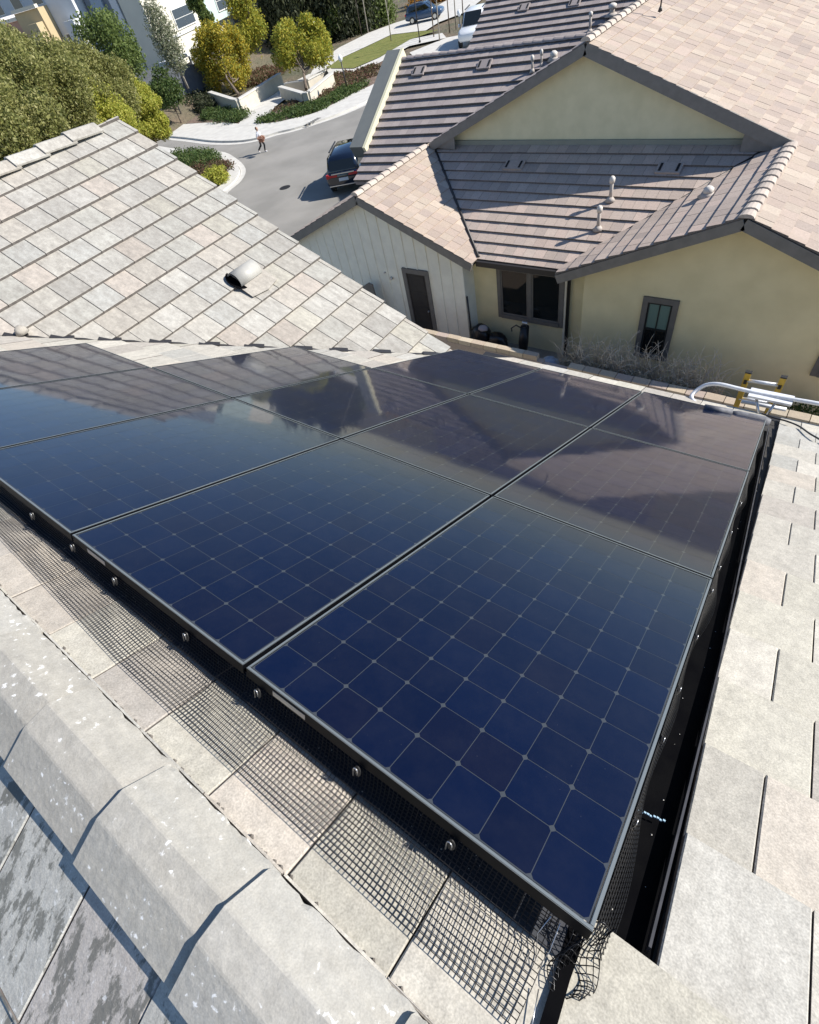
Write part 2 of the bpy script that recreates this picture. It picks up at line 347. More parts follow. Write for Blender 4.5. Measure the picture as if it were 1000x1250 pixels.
class Roofer:
    """tiles of several slopes of one building; the 300 largest in the picture become parts, the rest one stuff mesh"""
    def __init__(s, parent, mat): s.parent = parent; s.c = []; s.mat = mat; s.cache = {}
    def slope(s, O, ua, ud, polys, b0, e, wdt, a0=0, stag=.5, t=.032, gap=.004, mat=None, offs=None, skip=None, jit=.0015):
        O = Vector(O); ua = Vector(ua).normalized(); ud = Vector(ud).normalized(); n = ua.cross(ud)
        if n.z < 0: n = -n
        for poly in polys:
            hp = convex_hp(poly); A = [p[0] for p in poly]; B = [p[1] for p in poly]
            k0 = math.floor((min(B) - b0) / e) - 1; k1 = math.ceil((max(B) - b0) / e) + 1
            for k in range(k0, k1):
                off = (offs[k % 2] if offs else a0 + (k % 2) * stag * wdt)
                j0 = math.floor((min(A) - off) / wdt) - 1; j1 = math.ceil((max(A) - off) / wdt) + 1
                for j in range(j0, j1):
                    x0 = off + j * wdt + gap / 2; x1 = x0 + wdt - gap; y0 = b0 + k * e; y1 = y0 + e
                    P = clip_poly([(x0, y0), (x1, y0), (x1, y1 + .006), (x0, y1 + .006)], hp)
                    if not P or area(P) < .0012: continue
                    cx = sum(p[0] for p in P) / len(P); cy = sum(p[1] for p in P) / len(P)
                    w3 = O + ua * cx + ud * cy
                    if skip and skip(cx, cy, P): continue
                    s.c.append((s.px_area(O, ua, ud, P), O, ua, ud, n, P, (x0, y0), e, t, mat or s.mat, jit))
    def px_area(s, O, ua, ud, P):
        Q = [to_px(O + ua * a + ud * b) for a, b in P]
        if any(q is None for q in Q): return 0
        ar = area([(q[0], q[1]) for q in Q]); x = sum(q[0] for q in Q) / len(Q); y = sum(q[1] for q in Q) / len(Q)
        if x < -40 or x > 1040 or y < -40 or y > 1290: return 0
        return ar
    def tri(s, O, ua, ud, n, P, o, e, t, jit, local):
        r = random.uniform; dz = r(-jit, jit); tl = r(-jit, jit) * .25
        V = []; m = len(P)
        for a, b in P:
            f = min(max((b - o[1]) / e, 0), 1.02); h = .012 + (t - .012) * f + dz + tl * (a - o[0]) * 4
            V.append((a - o[0], b - o[1], h))
        for a, b in P: V.append((a - o[0], b - o[1], -.010))
        Fc = [tuple(range(m))] + [(i, i + m, (i + 1) % m + m, (i + 1) % m) for i in range(m)]
        return V, Fc
    def finish(s, limit=300, minpx=0):
        s.c.sort(key=lambda c: -c[0])
        groups = {}
        for i, (ar, O, ua, ud, n, P, o, e, t, mat, jit) in enumerate(s.c):
            flip = ua.cross(ud).dot(n) < 0
            R = Matrix((ua, ud, n)).transposed().to_4x4()
            org = O + ua * o[0] + ud * o[1]
            if i < limit and ar > minpx:
                full = abs(area(P) - area([(0,0),(0,0),(0,0)])) > 0 and len(P) == 4 and abs(min(p[0] for p in P) - o[0]) < 1e-6 and abs(min(p[1] for p in P) - o[1]) < 1e-6 and abs(max(p[1] for p in P) - o[1] - e - .006) < 1e-6 and len({round(p[0], 5) for p in P}) == 2
                key = (id(mat), round(max(p[0] for p in P) - o[0], 4), round(e, 4), t, flip, random.randrange(6)) if full else None
                if key and key in s.cache: me = s.cache[key]
                else:
                    V, Fc = s.tri(O, ua, ud, n, P, o, e, t, jit, True)
                    me = D.meshes.new('roof_tile'); me.from_pydata(V, [], Fc); me.materials.append(mat)
                    bm = bmesh.new(); bm.from_mesh(me); bmesh.ops.recalc_face_normals(bm, faces=bm.faces)
                    if sum(f.normal.z for f in bm.faces if len(f.verts) == len(P) and abs(f.normal.z) > .5) < 0: bmesh.ops.reverse_faces(bm, faces=bm.faces)
                    ed = [x for x in bm.edges if abs(x.verts[0].co.z) > .0 and x.verts[0].co.z > -.005 and x.verts[1].co.z > -.005]
                    if ar > 900: bmesh.ops.bevel(bm, geom=ed, offset=.0038, segments=1, affect='EDGES')
                    me.materials.append(m_edge)
                    for f_ in bm.faces:
                        if abs(f_.normal.z) < .5: f_.material_index = 1
                    bm.to_mesh(me); bm.free(); me.update()
                    if key: s.cache[key] = me
                mw = R.copy(); mw.translation = org
                link('roof_tile', me, s.parent, None, None, mw)
            else:
                V, Fc = s.tri(O, ua, ud, n, P, o, e, t, jit, False)
                g = groups.setdefault(mat.name, (mat, MB()))[1]
                g.add([org + ua * v[0] + ud * v[1] + n * v[2] for v in V], Fc)
        for k, (mat, g) in groups.items():
            o = g.build('roof_tile_field', mat, s.parent, 'stuff'); o.data.materials.append(m_edge)
            ns_ = [c[4] for c in s.c if c[9] is mat]
            U_ = {tuple(round(v, 4) for v in n_) for n_ in ns_}
            for p in o.data.polygons:
                if all(abs(p.normal.dot(Vector(u_))) < .5 for u_ in U_): p.material_index = 1

# ================================================================== GROUND
G = -9.4
mesh('ground', [(-400,-300,G-.05),(300,-300,G-.05),(300,500,G-.05),(-400,500,G-.05)], [(0,1,2,3)], m_cover, None, 'structure')
def sheet(name, pts, z, mat, thick=0, kind='structure', parent=None):
    P = [Vector((p[0], p[1], z)) for p in pts]
    b = MB()
    if thick: b.prism(P, (0, 0, -thick))
    else: b.add(P, [tuple(range(len(P)))])
    o = b.build(name, mat, parent, kind)
    return o
g = lambda x, y, z=G: onz(x, y, z)
# asphalt: wide quad behind everything on the near side of the far kerb
far_kerb = [(120,160),(165,164),(202,167.4),(230,170),(260,173.6),(292,173.6),(316,170),(340,163),(360,158.4),(385,150.5),(410,142),(434,132),(460,119),(490,101),(530,76),(560,61)]
fk = [g(*q) for q in far_kerb]
road = [(p.x, p.y) for p in fk] + [(-24, 75), (-14, 30), (-14, 17.6), (-30, 16), (-75, 20)]
sheet('road', road, G, m_asph)
def strip(line, w0, w1, z, mat, name, thick=0, kind='structure'):
    # ribbon offset to the left-hand side of the line by w0..w1
    out = []; 
    for i, p in enumerate(line):
        t = (line[min(i+1, len(line)-1)] - line[max(i-1, 0)]); t.z = 0; t.normalize(); nrm = Vector((-t.y, t.x, 0))
        out.append((p + nrm * w0, p + nrm * w1))
    b = MB()
    V = []; Fc = []
    for a, c in out:
        V += [Vector((a.x, a.y, z)), Vector((c.x, c.y, z)), Vector((a.x, a.y, z - thick)), Vector((c.x, c.y, z - thick))]
    for i in range(len(out) - 1):
        k = i * 4; Fc += [(k, k+4, k+5, k+1), (k, k+2, k+6, k+4), (k+1, k+5, k+7, k+3)]
    b.add(V, Fc); return b.build(name, mat, None, kind)
import itertools
def dense(line, n=4):
    o = []
    for i in range(len(line) - 1):
        p0 = line[max(i-1, 0)]; p1 = line[i]; p2 = line[i+1]; p3 = line[min(i+2, len(line)-1)]
        for k in range(n):
            t = k / n
            o.append(.5 * ((2*p1) + (p2-p0)*t + (2*p0-5*p1+4*p2-p3)*t*t + (-p0+3*p1-3*p2+p3)*t**3))
    return o + [line[-1]]
fkd = dense(fk)
strip(fkd, .0, -.55, G + .008, m_conc, 'gutter_pan')
back = dense([g(*q) for q in [(120,141),(165,148),(205,154),(232,153),(258,151.6),(280,152),(298,153.5),(320,153),(340,151),(360,146.4),(385,140),(408,129),(432,116),(460,103),(500,78),(545,52)]])
V = []; Fc = []
for a, c in zip(fkd, back): V += [(a.x, a.y, G + .14), (c.x, c.y, G + .14), (a.x, a.y, G - .06)]
for i in range(len(fkd) - 1): k = 3 * i; Fc += [(k, k+3, k+4, k+1), (k, k+2, k+5, k+3)]
mesh('pavement', V, Fc, m_conc, None, 'structure')
# paths, lawn, planting strips (each a few mm apart)
def poly(name, pts, mat, z, thick=.0, kind='structure'): return sheet(name, [g(*q, z) for q in pts], z, mat, thick, kind)
poly('planting_bed', [(246,150),(276,151.4),(293,151),(302,142),(296,133),(262,118),(225,104),(180,110),(200,152)], m_dirt, G + .10)
poly('planting_bed', [(318,151),(340,150),(360,145.4),(385,139),(420,121.5),(455,104),(490,84),(464,73),(432,86),(400,84),(378,126),(350,126)], m_dirt, G + .10)
poly('footpath', [(290,153),(306,131),(330,118),(352,103),(378,90),(386,95),(378,108),(352,118),(336,130),(318,153)], m_conc, G + .145)
poly('footpath', [(378,92),(386,78),(414,58),(450,40),(482,28),(515,18),(556,-6),(600,-10),(570,14),(536,27),(520,37),(478,42),(440,60),(414,72),(398,84),(432,84),(464,70),(500,48),(540,40),(545,46),(500,56),(464,76),(432,89),(400,89)], m_conc, G + .15)
poly('lawn', [(398,83.5),(414,72.5),(440,60.5),(478,42.5),(520,37.5),(536,36),(500,48.5),(464,69.5),(432,83)], m_grass, G + .16)
poly('driveway', [(500,64),(545,46),(575,40),(610,30),(640,50),(600,75),(520,84)], m_conc, G + .145)
# kerbed island at left of the road
isl = dense([g(*q) for q in [(175,178),(215,184.5),(262,187),(281,195),(293,208),(288,222),(272,236),(250,262)]])
strip(isl, 0, -.9, G + .13, m_conc, 'kerb_strip', .2)
sheet('planting_bed', [(p.x, p.y) for p in [q for q in isl]] + [(-36, 15), (-60, 15)], G + .10, m_dirt)
strip(isl, .05, .45, G + .010, m_conc, 'gutter_pan')
# drain slot and manhole
c = g(382, 151); b = MB()
for i in range(7): b.box((c.x - .25 + i * .0, c.y - .9 + i * .28, G + .141), (c.x + .25, c.y - .75 + i * .28, G + .15))
tag(b.build('storm_drain', m_black), 'dark slotted storm drain in the far pavement edge', 'drain')
c = g(348, 229); b = MB(); b.tube([(c.x, c.y, G + .001), (c.x, c.y, G + .012)], .38, 20, False)
tag(b.build('manhole_cover', m_black), 'round dark manhole cover in the road near the parked car', 'manhole')
# bank rising behind the planters on the far side
bank = []
V = []; Fc = []
c0 = atD(120, 120, 66); cols = [(70, 66), (120, 66), (180, 67), (230, 73), (290, 80), (340, 84), (390, 92), (440, 96)]
n = len(cols)
for r, (dd, zz) in enumerate(((0, G + .09), (6, G + 1.1), (14, G + 2.4), (40, G + 3.2), (120, G + 3.4))):
    for i, (pxx, dist) in enumerate(cols):
        d = ray(pxx, 100); h = math.hypot(d[0], d[1]); q = Vector((CAM[0] + d[0] / h * (dist + dd), CAM[1] + d[1] / h * (dist + dd), 0))
        V.append((q.x, q.y, zz * (1 - i * .0) if i < 5 else G + .09 + (zz - G - .09) * (.6 if i == 5 else .3 if i == 6 else .1)))
for r in range(4):
    for i in range(n - 1): k = r * n + i; Fc.append((k, k+1, k+n+1, k+n))
mesh('hillside', V, Fc, m_cover, None, 'structure')

# low plants as leaf clusters
def leaves(name, blobs, mat, count, size, label=None, cat=None, group=None, kind=None, parent=None, seed=1, flat=.0, droop=0):
    rs = np.random.default_rng(seed); B = np.array([[*b[0], *b[1]] for b in blobs], float); vol = np.prod(B[:, 3:6], axis=1) ** .75; vol /= vol.sum()
    idx = rs.choice(len(B), count, p=vol); u = rs.normal(size=(count, 3)); u /= np.linalg.norm(u, axis=1)[:, None]
    rad = rs.uniform(.35, 1.2, count) ** .7
    rad *= 1 + .16 * np.sin(u[:, 0] * 9 + idx) * np.cos(u[:, 1] * 8 + idx * 2) 
    c = B[idx, :3] + u * B[idx, 3:6] * rad[:, None]
    a = rs.normal(size=(count, 3)); a[:, 2] -= droop; a /= np.linalg.norm(a, axis=1)[:, None]; b = np.cross(a, rs.normal(size=(count, 3)) + u * .6); b /= np.linalg.norm(b, axis=1)[:, None]
    sz = size * rs.uniform(.55, 1.3, count)[:, None]
    Vv = np.stack([c - a * sz * .6, c + b * sz * .32, c + a * sz * .6, c - b * sz * .32], 1).reshape(-1, 3)
    me = D.meshes.new(name); me.vertices.add(count * 4); me.vertices.foreach_set('co', Vv.ravel()); me.loops.add(count * 4); me.loops.foreach_set('vertex_index', np.arange(count * 4))
    me.polygons.add(count); me.polygons.foreach_set('loop_start', np.arange(count) * 4); me.update(calc_edges=True); me.validate()
    o = link(name, me, parent, mat, kind); tag(o, label, cat, group); return o
def limbs(base, tips, r0, mat, parent, name='trunk', n=7):
    b = MB(); base = Vector(base)
    for i, tp in enumerate(tips):
        tp = Vector(tp); mid = base.lerp(tp, .5) + Vector((random.uniform(-.3, .3), random.uniform(-.3, .3), 0)) * (tp - base).length * .15
        if i == 0: b.tube([base, base.lerp(mid, .6), mid, tp], [r0, r0 * .8, r0 * .6, r0 * .2], n)
        else:
            st = base.lerp(Vector(tips[0]), .35 + .1 * (i % 3)); b.tube([st, st.lerp(tp, .5) + Vector((0, 0, -.1)), tp], [r0 * .5, r0 * .35, r0 * .12], 6)
    return b.build(name, mat, parent)
def tree(name, base, blobs, leafmat, count, size, label, cat='tree', group=None, bark=None, r0=.18, seed=1, droop=0):
    t = empty(name, base, label, cat, group)
    tips = [blobs[0][0]] + [b[0] for b in blobs[1:7]]
    limbs(base, tips, r0, bark or m_bark, t)
    leaves('crown', blobs, leafmat, count, size, parent=t, seed=seed, droop=droop)
    return t
def blobs_around(c, R, n, rr, seed, hz=1.0):
    r = random.Random(seed); out = [(tuple(c), (R[0] * .62, R[1] * .62, R[2] * .62))]
    for i in range(n):
        a = r.uniform(0, 6.28); el = r.uniform(-.8, 1.3); q = (c[0] + R[0] * .75 * math.cos(a) * math.cos(el), c[1] + R[1] * .75 * math.sin(a) * math.cos(el), c[2] + R[2] * .75 * math.sin(el))
        s = rr * r.uniform(.6, 1.25); out.append((q, (s, s, s * hz)))
    return out
# the big olive-green trees at the left
BT = [((42,118), 40, (3.3,3.2,2.5), l_olive, 'big olive-green tree filling the left edge beyond the tiled slope', 3000),
      ((104,112), 46, (3.0,3.0,2.0), l_olive, 'broad olive tree behind the ridge of the tiled slope, right of the biggest one', 3000),
      ((10,170), 34, (3.0,2.8,2.0), l_olive, 'nearest low olive tree just above the hip tiles at the left edge', 2400),
      ((170,140), 52, (1.8,2.0,2.5), l_lime, 'lime and yellow leaved tree at the right end of the left tree mass', 2400),
      ((108,158), 44, (3.0,2.8,1.7), l_lime, 'yellowish green tree directly above the roof peak on the left', 2400),
      ((8,84), 52, (2.5,2.5,1.9), l_olive, 'olive tree at the far left edge under the terrace houses', 2400)]
for i, (q, dist, R, lm, lab, cnt) in enumerate(BT):
    c = atD(*q, dist)
    tree('olive_tree' if lm is l_olive else 'lime_tree', (c.x, c.y, G), blobs_around(c, R, 34, R[0] * .27, 30 + i), lm, cnt * 32, .12, lab, seed=i, r0=.25, droop=.6)
c = atD(136, 62, 66); tree('green_tree', (c.x, c.y, G), blobs_around(c, (1.9, 1.9, 3.6), 12, 1.0, 50), l_green, 9000, .22, 'narrow green tree in front of the shaded blue-white building wall', seed=9)
c = atD(205, 112, 70); tree('green_tree', (c.x, c.y, G), blobs_around(c, (1.5, 1.5, 1.6), 7, .8, 51), l_hedge, 6000, .2, 'small round bright green tree left of the leaning pale trunk', seed=10, r0=.08)
# pale slender tree with leaning white trunk
b0 = atD(230, 108, 73); tp = atD(182, 4, 73)
tree('pale_tree', (b0.x, b0.y, b0.z), [(tuple(b0.lerp(tp, f)), (s, s, s * 1.3)) for f, s in ((.97,.7),(.84,1.0),(.70,1.25),(.56,1.35),(.44,1.2),(.34,.9))], l_pale, 6500, .17, 'slender pale-leaved tree with a leaning white trunk before the cream building', bark=m_pbark, seed=11, r0=.12)
# yellow tree, yellow-green tree on planters
c = atD(272, 74, 78); base = g(292, 116, G + .9); tree('yellow_tree', base, blobs_around(c, (3.3, 3.3, 3.0), 30, .85, 52, 1.3), l_yellow, 22000, .2, 'tree with golden yellow leaves growing in the left concrete planter', seed=12, r0=.16)
c = atD(369, 57, 70); base = g(374, 109, G + .6); tree('yellow_green_tree', base, blobs_around(c, (3.3, 3.3, 2.3), 30, .8, 53), l_ylgrn, 22000, .2, 'round yellow-green tree growing in the right concrete planter', seed=13, r0=.16)
c = atD(247, 14, 80); tree('slender_tree', (c.x, c.y, G + 3), blobs_around(c, (.9, .9, 3.2), 8, .7, 54), l_green, 7000, .24, 'tall slender green tree standing before the windows of the cream building', seed=14)
c = atD(303, 22, 82); tree('slender_tree', (c.x, c.y, G + 3), blobs_around(c, (1.4, 1.4, 4.4), 10, 1.0, 55), l_ylgrn, 8000, .24, 'tall slender tree with orange tinged leaves at the right end of the cream building', seed=15)
for i, (q, dd, R) in enumerate((((360,14),96,(4.5,4.5,6)),((392,6),98,(4.5,4.5,6)),((425,-2),100,(5,5,5.5)))):
    c = atD(*q, dd); tree('weeping_tree', (c.x, c.y, G), blobs_around(c, R, 16, 2, 60 + i, 1.8), l_dark, 16000, .42, ['dark weeping tree beside the shaded garage behind the yellow-green tree', 'middle one of the three dark weeping trees', 'rightmost dark weeping tree above the curved path'][i], 'tree', seed=20 + i, droop=2)
c = atD(440, 18, 100); leaves('shrub', blobs_around(c, (5, 4, 2.2), 10, 1.5, 70), l_green, 9000, .3, 'green shrub mass on the bank right of the dark weeping trees', 'shrub', seed=30)
c = atD(400, 33, 96); leaves('shrub', blobs_around((c.x, c.y, c.z), (3, 3, 1.2), 8, 1.0, 71), l_green, 5000, .3, 'low shrub at the foot of the dark weeping trees', 'shrub', seed=31)
c = atD(520, 2, 108); leaves('shrub', blobs_around(c, (4.5, 3, 2.0), 8, 1.2, 72), leaf_mat('orange_leaves', [(.5,.22,.03),(.6,.32,.05),(.4,.2,.05)]), 5000, .3, 'orange-leaved shrub at the top of the picture above the parked car', 'shrub', seed=32)
# hedges and ground cover
def cover(name, pts, mat, cnt, size, h, label, cat, z=G + .12, seed=1):
    P = [g(*q, z) for q in pts]; bl = []
    r = random.Random(seed)
    xs = [p.x for p in P]; ys = [p.y for p in P]
    def inside(x, y):
        c = False
        for i in range(len(P)):
            a, b2 = P[i], P[i-1]
            if (a.y > y) != (b2.y > y) and x < (b2.x - a.x) * (y - a.y) / (b2.y - a.y) + a.x: c = not c
        return c
    while len(bl) < 70:
        x = r.uniform(min(xs), max(xs)); y = r.uniform(min(ys), max(ys))
        if inside(x, y): s = r.uniform(.5, 1.0); bl.append(((x, y, z + h * .3), (s, s, h * r.uniform(.6, 1.2))))
    return leaves(name, bl, mat, cnt, size, label, cat, kind='stuff', seed=seed)
cover('hedge', [(250,147),(276,150),(292,149),(300,141),(286,137),(255,139)], l_hedge, 9000, .16, .5, 'clipped green ground cover hedge below the left planter', 'hedge', seed=1)
cover('hedge', [(318,149),(340,148),(360,143),(385,137),(420,119),(450,103),(440,104),(400,122),(360,136),(335,140)], l_hedge, 14000, .16, .35, 'long green ground cover strip along the far pavement', 'hedge', seed=2)
cover('ground_cover', [(335,138),(360,134),(400,120),(440,102),(460,88),(460,78),(432,90),(405,92),(395,108),(375,128),(350,127)], l_red, 14000, .18, .3, 'russet brown low planting between path and pavement', 'planting', seed=3)
cover('ground_cover', [(236,108),(262,112),(292,108),(330,98),(345,86),(320,84),(290,96),(262,100)], l_red, 12000, .2, .5, 'dry brownish planting behind the concrete planters', 'planting', seed=4)
cover('hedge', [(215,188),(255,190),(268,196),(266,205),(240,206),(220,200)], l_hedge, 9000, .14, .45, 'green shrubs at the back of the kerbed island', 'hedge', seed=5)
cover('ground_cover', [(240,205),(268,200),(279,206),(270,214),(262,222),(248,216)], l_red, 8000, .13, .35, 'russet shrubs at the front of the kerbed island', 'planting', seed=6)
c = g(264, 216, G + .5); leaves('shrub', [((c.x, c.y, c.z), (.9, .9, .6))], l_lime, 3500, .12, 'single rounded lime green shrub at the kerb corner of the island', 'shrub', seed=7)
cover('hedge', [(222,130),(245,142),(262,142),(268,124),(250,116),(228,118)], l_dark, 9000, .22, 1.0, 'dark shaded shrub mass left of the left planter', 'hedge', seed=8)

# planters (concrete walls)
def planter(name, pts, h, label, th=.35, z=G + .1):
    b = MB(); P = [g(*q, z) for q in pts]
    for i in range(len(P) - 1):
        a, c = P[i], P[i+1]; zz = Vector((0, 0, h / 2)); b.bar(a + zz, c + zz, th, h)
    root = empty(name, P[0], label, 'planter')
    b.build('retaining_wall', m_conc2, root)
    b = MB()
    for i in range(len(P) - 1):
        a, c = P[i], P[i+1]; zz = Vector((0, 0, h + .05)); b.bar(a + zz, c + zz, th + .12, .10)
    b.build('coping', m_conc, root)
planter('concrete_planter', [(262,128),(290,138),(296,139),(322,122),(346,106)], 1.1, 'long raised concrete planter wall left of the footpath')
planter('concrete_planter', [(346,120),(374,129),(380,128),(408,104),(404,98),(378,112),(352,116)], .9, 'short concrete planter box right of the footpath')
# dark retaining wall with white-ish building behind it
b = MB(); a = atD(150, 100, 76); c = atD(258, 84, 80); b.bar(a + Vector((0,0,-.6)), c + Vector((0,0,-.6)), .4, 2.4)
tag(b.build('garden_wall', noise_mat('slate_wall', (.10,.11,.13), (.13,.14,.16), 2)), 'dark slate coloured garden wall below the cream building', 'wall')
# lamp posts
def lamp(px, py, h, label, dark=True, kind='globe'):
    p = g(px, py); t = empty('street_lamp', p, label, 'street lamp', 'street lamps along the path')
    b = MB(); b.tube([p, p + Vector((0,0,.3))], .12, 8, False); b.tube([p + Vector((0,0,.3)), p + Vector((0,0,h))], .055, 8); b.build('pole', m_gutter, t)
    b = MB(); z = p.z + h; R = [.07,.17,.2,.17,.06]; b.tube([(p.x, p.y, z + k * .13) for k in range(5)], R, 10); b.build('globe', base_mat('lamp_globe', (.75,.77,.78), .3), t)
lamp(425, 114, 2.3, 'black post lamp with white globe standing in the russet planting')
lamp(564, 60, 2.4, 'black post lamp with white globe beside the driveway')
lamp(513, 54, 5.5, 'tall black post lamp at the edge of the lawn')
lamp(394, 75, 3.2, 'black post lamp half hidden behind the yellow-green tree')
for i, (px, py, h) in enumerate(((530,47,7),(537,52,6),(549,40,7),(557,36,7),(566,30,7),(478,52,4.5),(442,44,8),(450,42,8))):
    p = g(px, py); t = empty('sapling', p, ['thin bare sapling left of a pair by the lawn corner','thin bare sapling right of a pair by the lawn corner','bare sapling behind the lamp by the driveway','second bare sapling behind the lamp by the driveway','rightmost bare sapling before the blue road','young staked tree in the lawn','tall thin trunk left of two above the curved path','tall thin trunk right of two above the curved path'][i], 'tree', 'thin bare saplings')
    b = MB(); b.tube([p, p + Vector((.1, 0, h * .5)), p + Vector((0, .1, h))], [.07, .05, .02], 6)
    for k in range(6):
        q = p + Vector((0, 0, h * (.45 + .08 * k))); b.tube([q, q + Vector((random.uniform(-.7,.7), random.uniform(-.7,.7), .8))], [.025, .008], 4)
    b.build('trunk', m_pbark if i % 2 else m_bark, t)
# sign posts with white panel at the left
for (px, py, q) in ((222,147,'white notice board on two posts beside the tree shadowed bank'), (182,140,'white notice board half hidden by the lime tree')):
    p = g(px, py); t = empty('notice_board', p, q, 'sign', 'white notice boards')
    b = MB(); b.bar(p + Vector((-.4,0,0)), p + Vector((-.4,0,1.6)), .1, .1, (0,1,0)); b.bar(p + Vector((.4,0,0)), p + Vector((.4,0,1.6)), .1, .1, (0,1,0)); b.build('post', m_gutter, t)
    b = MB(); b.bar(p + Vector((-.35,-.3,1.9)), p + Vector((.35,.3,1.9)), .08, .9); b.build('board', base_mat('white_board', (.7,.72,.75), .5), t)

# ------------------------------------------------------------------ far buildings
fdir = Vector((-.40, .915, 0)).normalized(); fn = Vector((.915, .40, 0)).normalized()     # facade direction, outward normal
def obox(b, o, dx, dy, z0, z1, ax=fdir, ay=-fn):
    V = [Vector((o[0], o[1], 0)) + ax * u + ay * v for u, v in ((0,0),(dx,0),(dx,dy),(0,dy))]
    b.add([(*v.xy, z0) for v in V] + [(*v.xy, z1) for v in V], [(0,1,2,3),(4,5,6,7),(0,1,5,4),(1,2,6,5),(2,3,7,6),(3,0,4,7)])
m_cream = noise_mat('cream_render', (.66,.63,.53), (.62,.59,.50), 1, rough=.9, bump=.1)
m_bwhite = noise_mat('white_render', (.60,.62,.64), (.56,.58,.60), 1, rough=.9, bump=.1)
m_wframe = base_mat('white_window_frame', (.75,.75,.72), .5)
m_wglass = base_mat('blue_grey_glass', (.07,.09,.11), .1, 0, .6)
bo = atD(196, 60, 82)
t = empty('cream_building', (bo.x, bo.y, G), 'cream rendered two storey building with white framed windows behind the trees', 'building')
b = MB(); obox(b, bo, 34, 2.6, G, 3.5); b.build('wall', m_cream, t)
b = MB(); obox(b, bo + fn * .12 , 34, .12, -4.1, -3.9, ay=-fn); b.build('moulding', m_bwhite, t)
def fwin(o, u, z0, w_, h_, parent, nx=2, nz=2, out=.0):
    b = MB(); p = o + fdir * u + fn * (.02 + out); obox(b, p + fn * .1, w_, .10, z0, z0 + h_)
    fr = b.build('window', m_wframe, parent)
    for i in range(nx):
        for k in range(nz):
            b = MB(); cw = (w_ - .3) / nx; ch = (h_ - .3) / nz
            obox(b, p + fdir * (.12 + i * (cw + .06)) + fn * .13, cw, .06, z0 + .12 + k * (ch + .06), z0 + .12 + k * (ch + .06) + ch)
            o2 = b.build('pane', m_wglass, fr)
fwin(bo, 5.0, -3.65, 4.8, 1.8, t)
for u in (5.8, 8.6, 21, 26): fwin(bo, u, -6.5, 1.5, 1.1, t, 2, 1)
fwin(bo, 24, -4.2, 4.5, 1.8, t)
b = MB(); obox(b, bo + fn * .9 + fdir * 11.0, 10, .9, -4.3, 3.5); b.build('bay', noise_mat('aqua_render', (.48,.58,.55), (.45,.55,.52), 1), t)
fwin(bo + fn * .9, 14.6, -3.6, 4.2, 1.9, t)
b = MB(); obox(b, bo + fn * 2.2 - fdir * 1.5, 3.4, 2.2, -5.6, -5.3); obox(b, bo + fn * 2.2 + fdir * 1.7, .25, .25, G, -5.6); b.build('porch', m_bwhite, t)
b = MB(); obox(b, bo + fn * 2.1 - fdir * 1.4, 3.0, .08, G + 2.6, G + 3.3); obox(b, bo + fn * 2.1 - fdir * 1.4, .08, 2.0, G + 2.6, G + 3.3); b.build('railing', m_gutter, t)
# shaded blue-white block: its end wall faces away from the sun
bo2 = bo - fn * 2.7 + fdir * .4
t = empty('pale_block', (bo2.x, bo2.y, G), 'tall pale block whose shaded bluish end wall stands left of the cream building', 'building')
ex = Vector((-.915, -.40, 0)); 
def endbox(b, o, u0, u1, dep, z0, z1):  # wall running leftwards (away from sun side)
    V = [o + ex * u + fdir * v for u, v in ((u0,0),(u1,0),(u1,dep),(u0,dep))]
    b.add([(*v.xy, z0) for v in V] + [(*v.xy, z1) for v in V], [(0,1,2,3),(4,5,6,7),(0,1,5,4),(1,2,6,5),(2,3,7,6),(3,0,4,7)])
b = MB(); endbox(b, bo2, 0, 4.2, 16, G, 6); b.build('wall', noise_mat('shaded_wall_blue', (.20,.23,.27), (.17,.20,.24), 1), t)  # bluish shade of the end wall is put into its colour
b = MB(); endbox(b, bo2 - fdir * .25, 2.0, 3.4, .25, -8.5, 5.8); b.build('panel', noise_mat('shaded_panel_blue', (.30,.37,.45), (.27,.34,.42), 1), t)  # paler strip, its blue shade likewise in the colour
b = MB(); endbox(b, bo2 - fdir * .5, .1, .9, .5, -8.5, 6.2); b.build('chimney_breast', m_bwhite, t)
# terrace of townhouses, far left
tc = [((.62,.64,.66), 'white terrace house nearest the pale block at the top left'), ((.50,.40,.24), 'ochre rendered terrace house at the top left'), ((.46,.29,.22), 'terracotta rendered terrace house between ochre and white ones'), ((.60,.60,.62), 'light grey terrace house with flat parapet at the far left'), ((.52,.45,.30), 'sand coloured terrace house at the picture\'s left edge')]
q0 = bo - fn * 7.2 - fdir * 1.2
for i, (colr, lab) in enumerate(tc):
    o = q0 + ex * (i * 3.3) - fdir * (i * .7 + (i % 2) * .9)
    t = empty('terrace_house', (o.x, o.y, G), lab, 'house', 'terrace houses at the top left')
    mm = noise_mat('terrace_render', colr, tuple(c * .92 for c in colr), 1)
    top = .6 + (i % 2) * .5; b = MB(); endbox(b, o, .0, 3.25, 10, G, top + (3.6 if i == 0 else 0)); b.build('wall', mm, t)
    b = MB(); endbox(b, o - fdir * 1.1, .2, 1.5, 1.08, G, top - 1.0); b.build('bay', mm, t)
    b = MB(); endbox(b, o - fdir * .25, -.02, 3.28, .5, top + (3.6 if i == 0 else 0) + .02, top + (3.6 if i == 0 else 0) + .3); b.build('coping', m_cream, t)
    for k in range(1):
        f_ = MB(); endbox(f_, o - fdir * .06, 1.9 + k * 1.2, 2.8 + k * 1.2, .1, top - 3.4, top - 1.9); wf = f_.build('window', m_wframe, t)
        f_ = MB(); endbox(f_, o - fdir * .09, 1.98 + k * 1.2, 2.72 + k * 1.2, .05, top - 3.3, top - 2.0); f_.build('pane', m_wglass, wf)
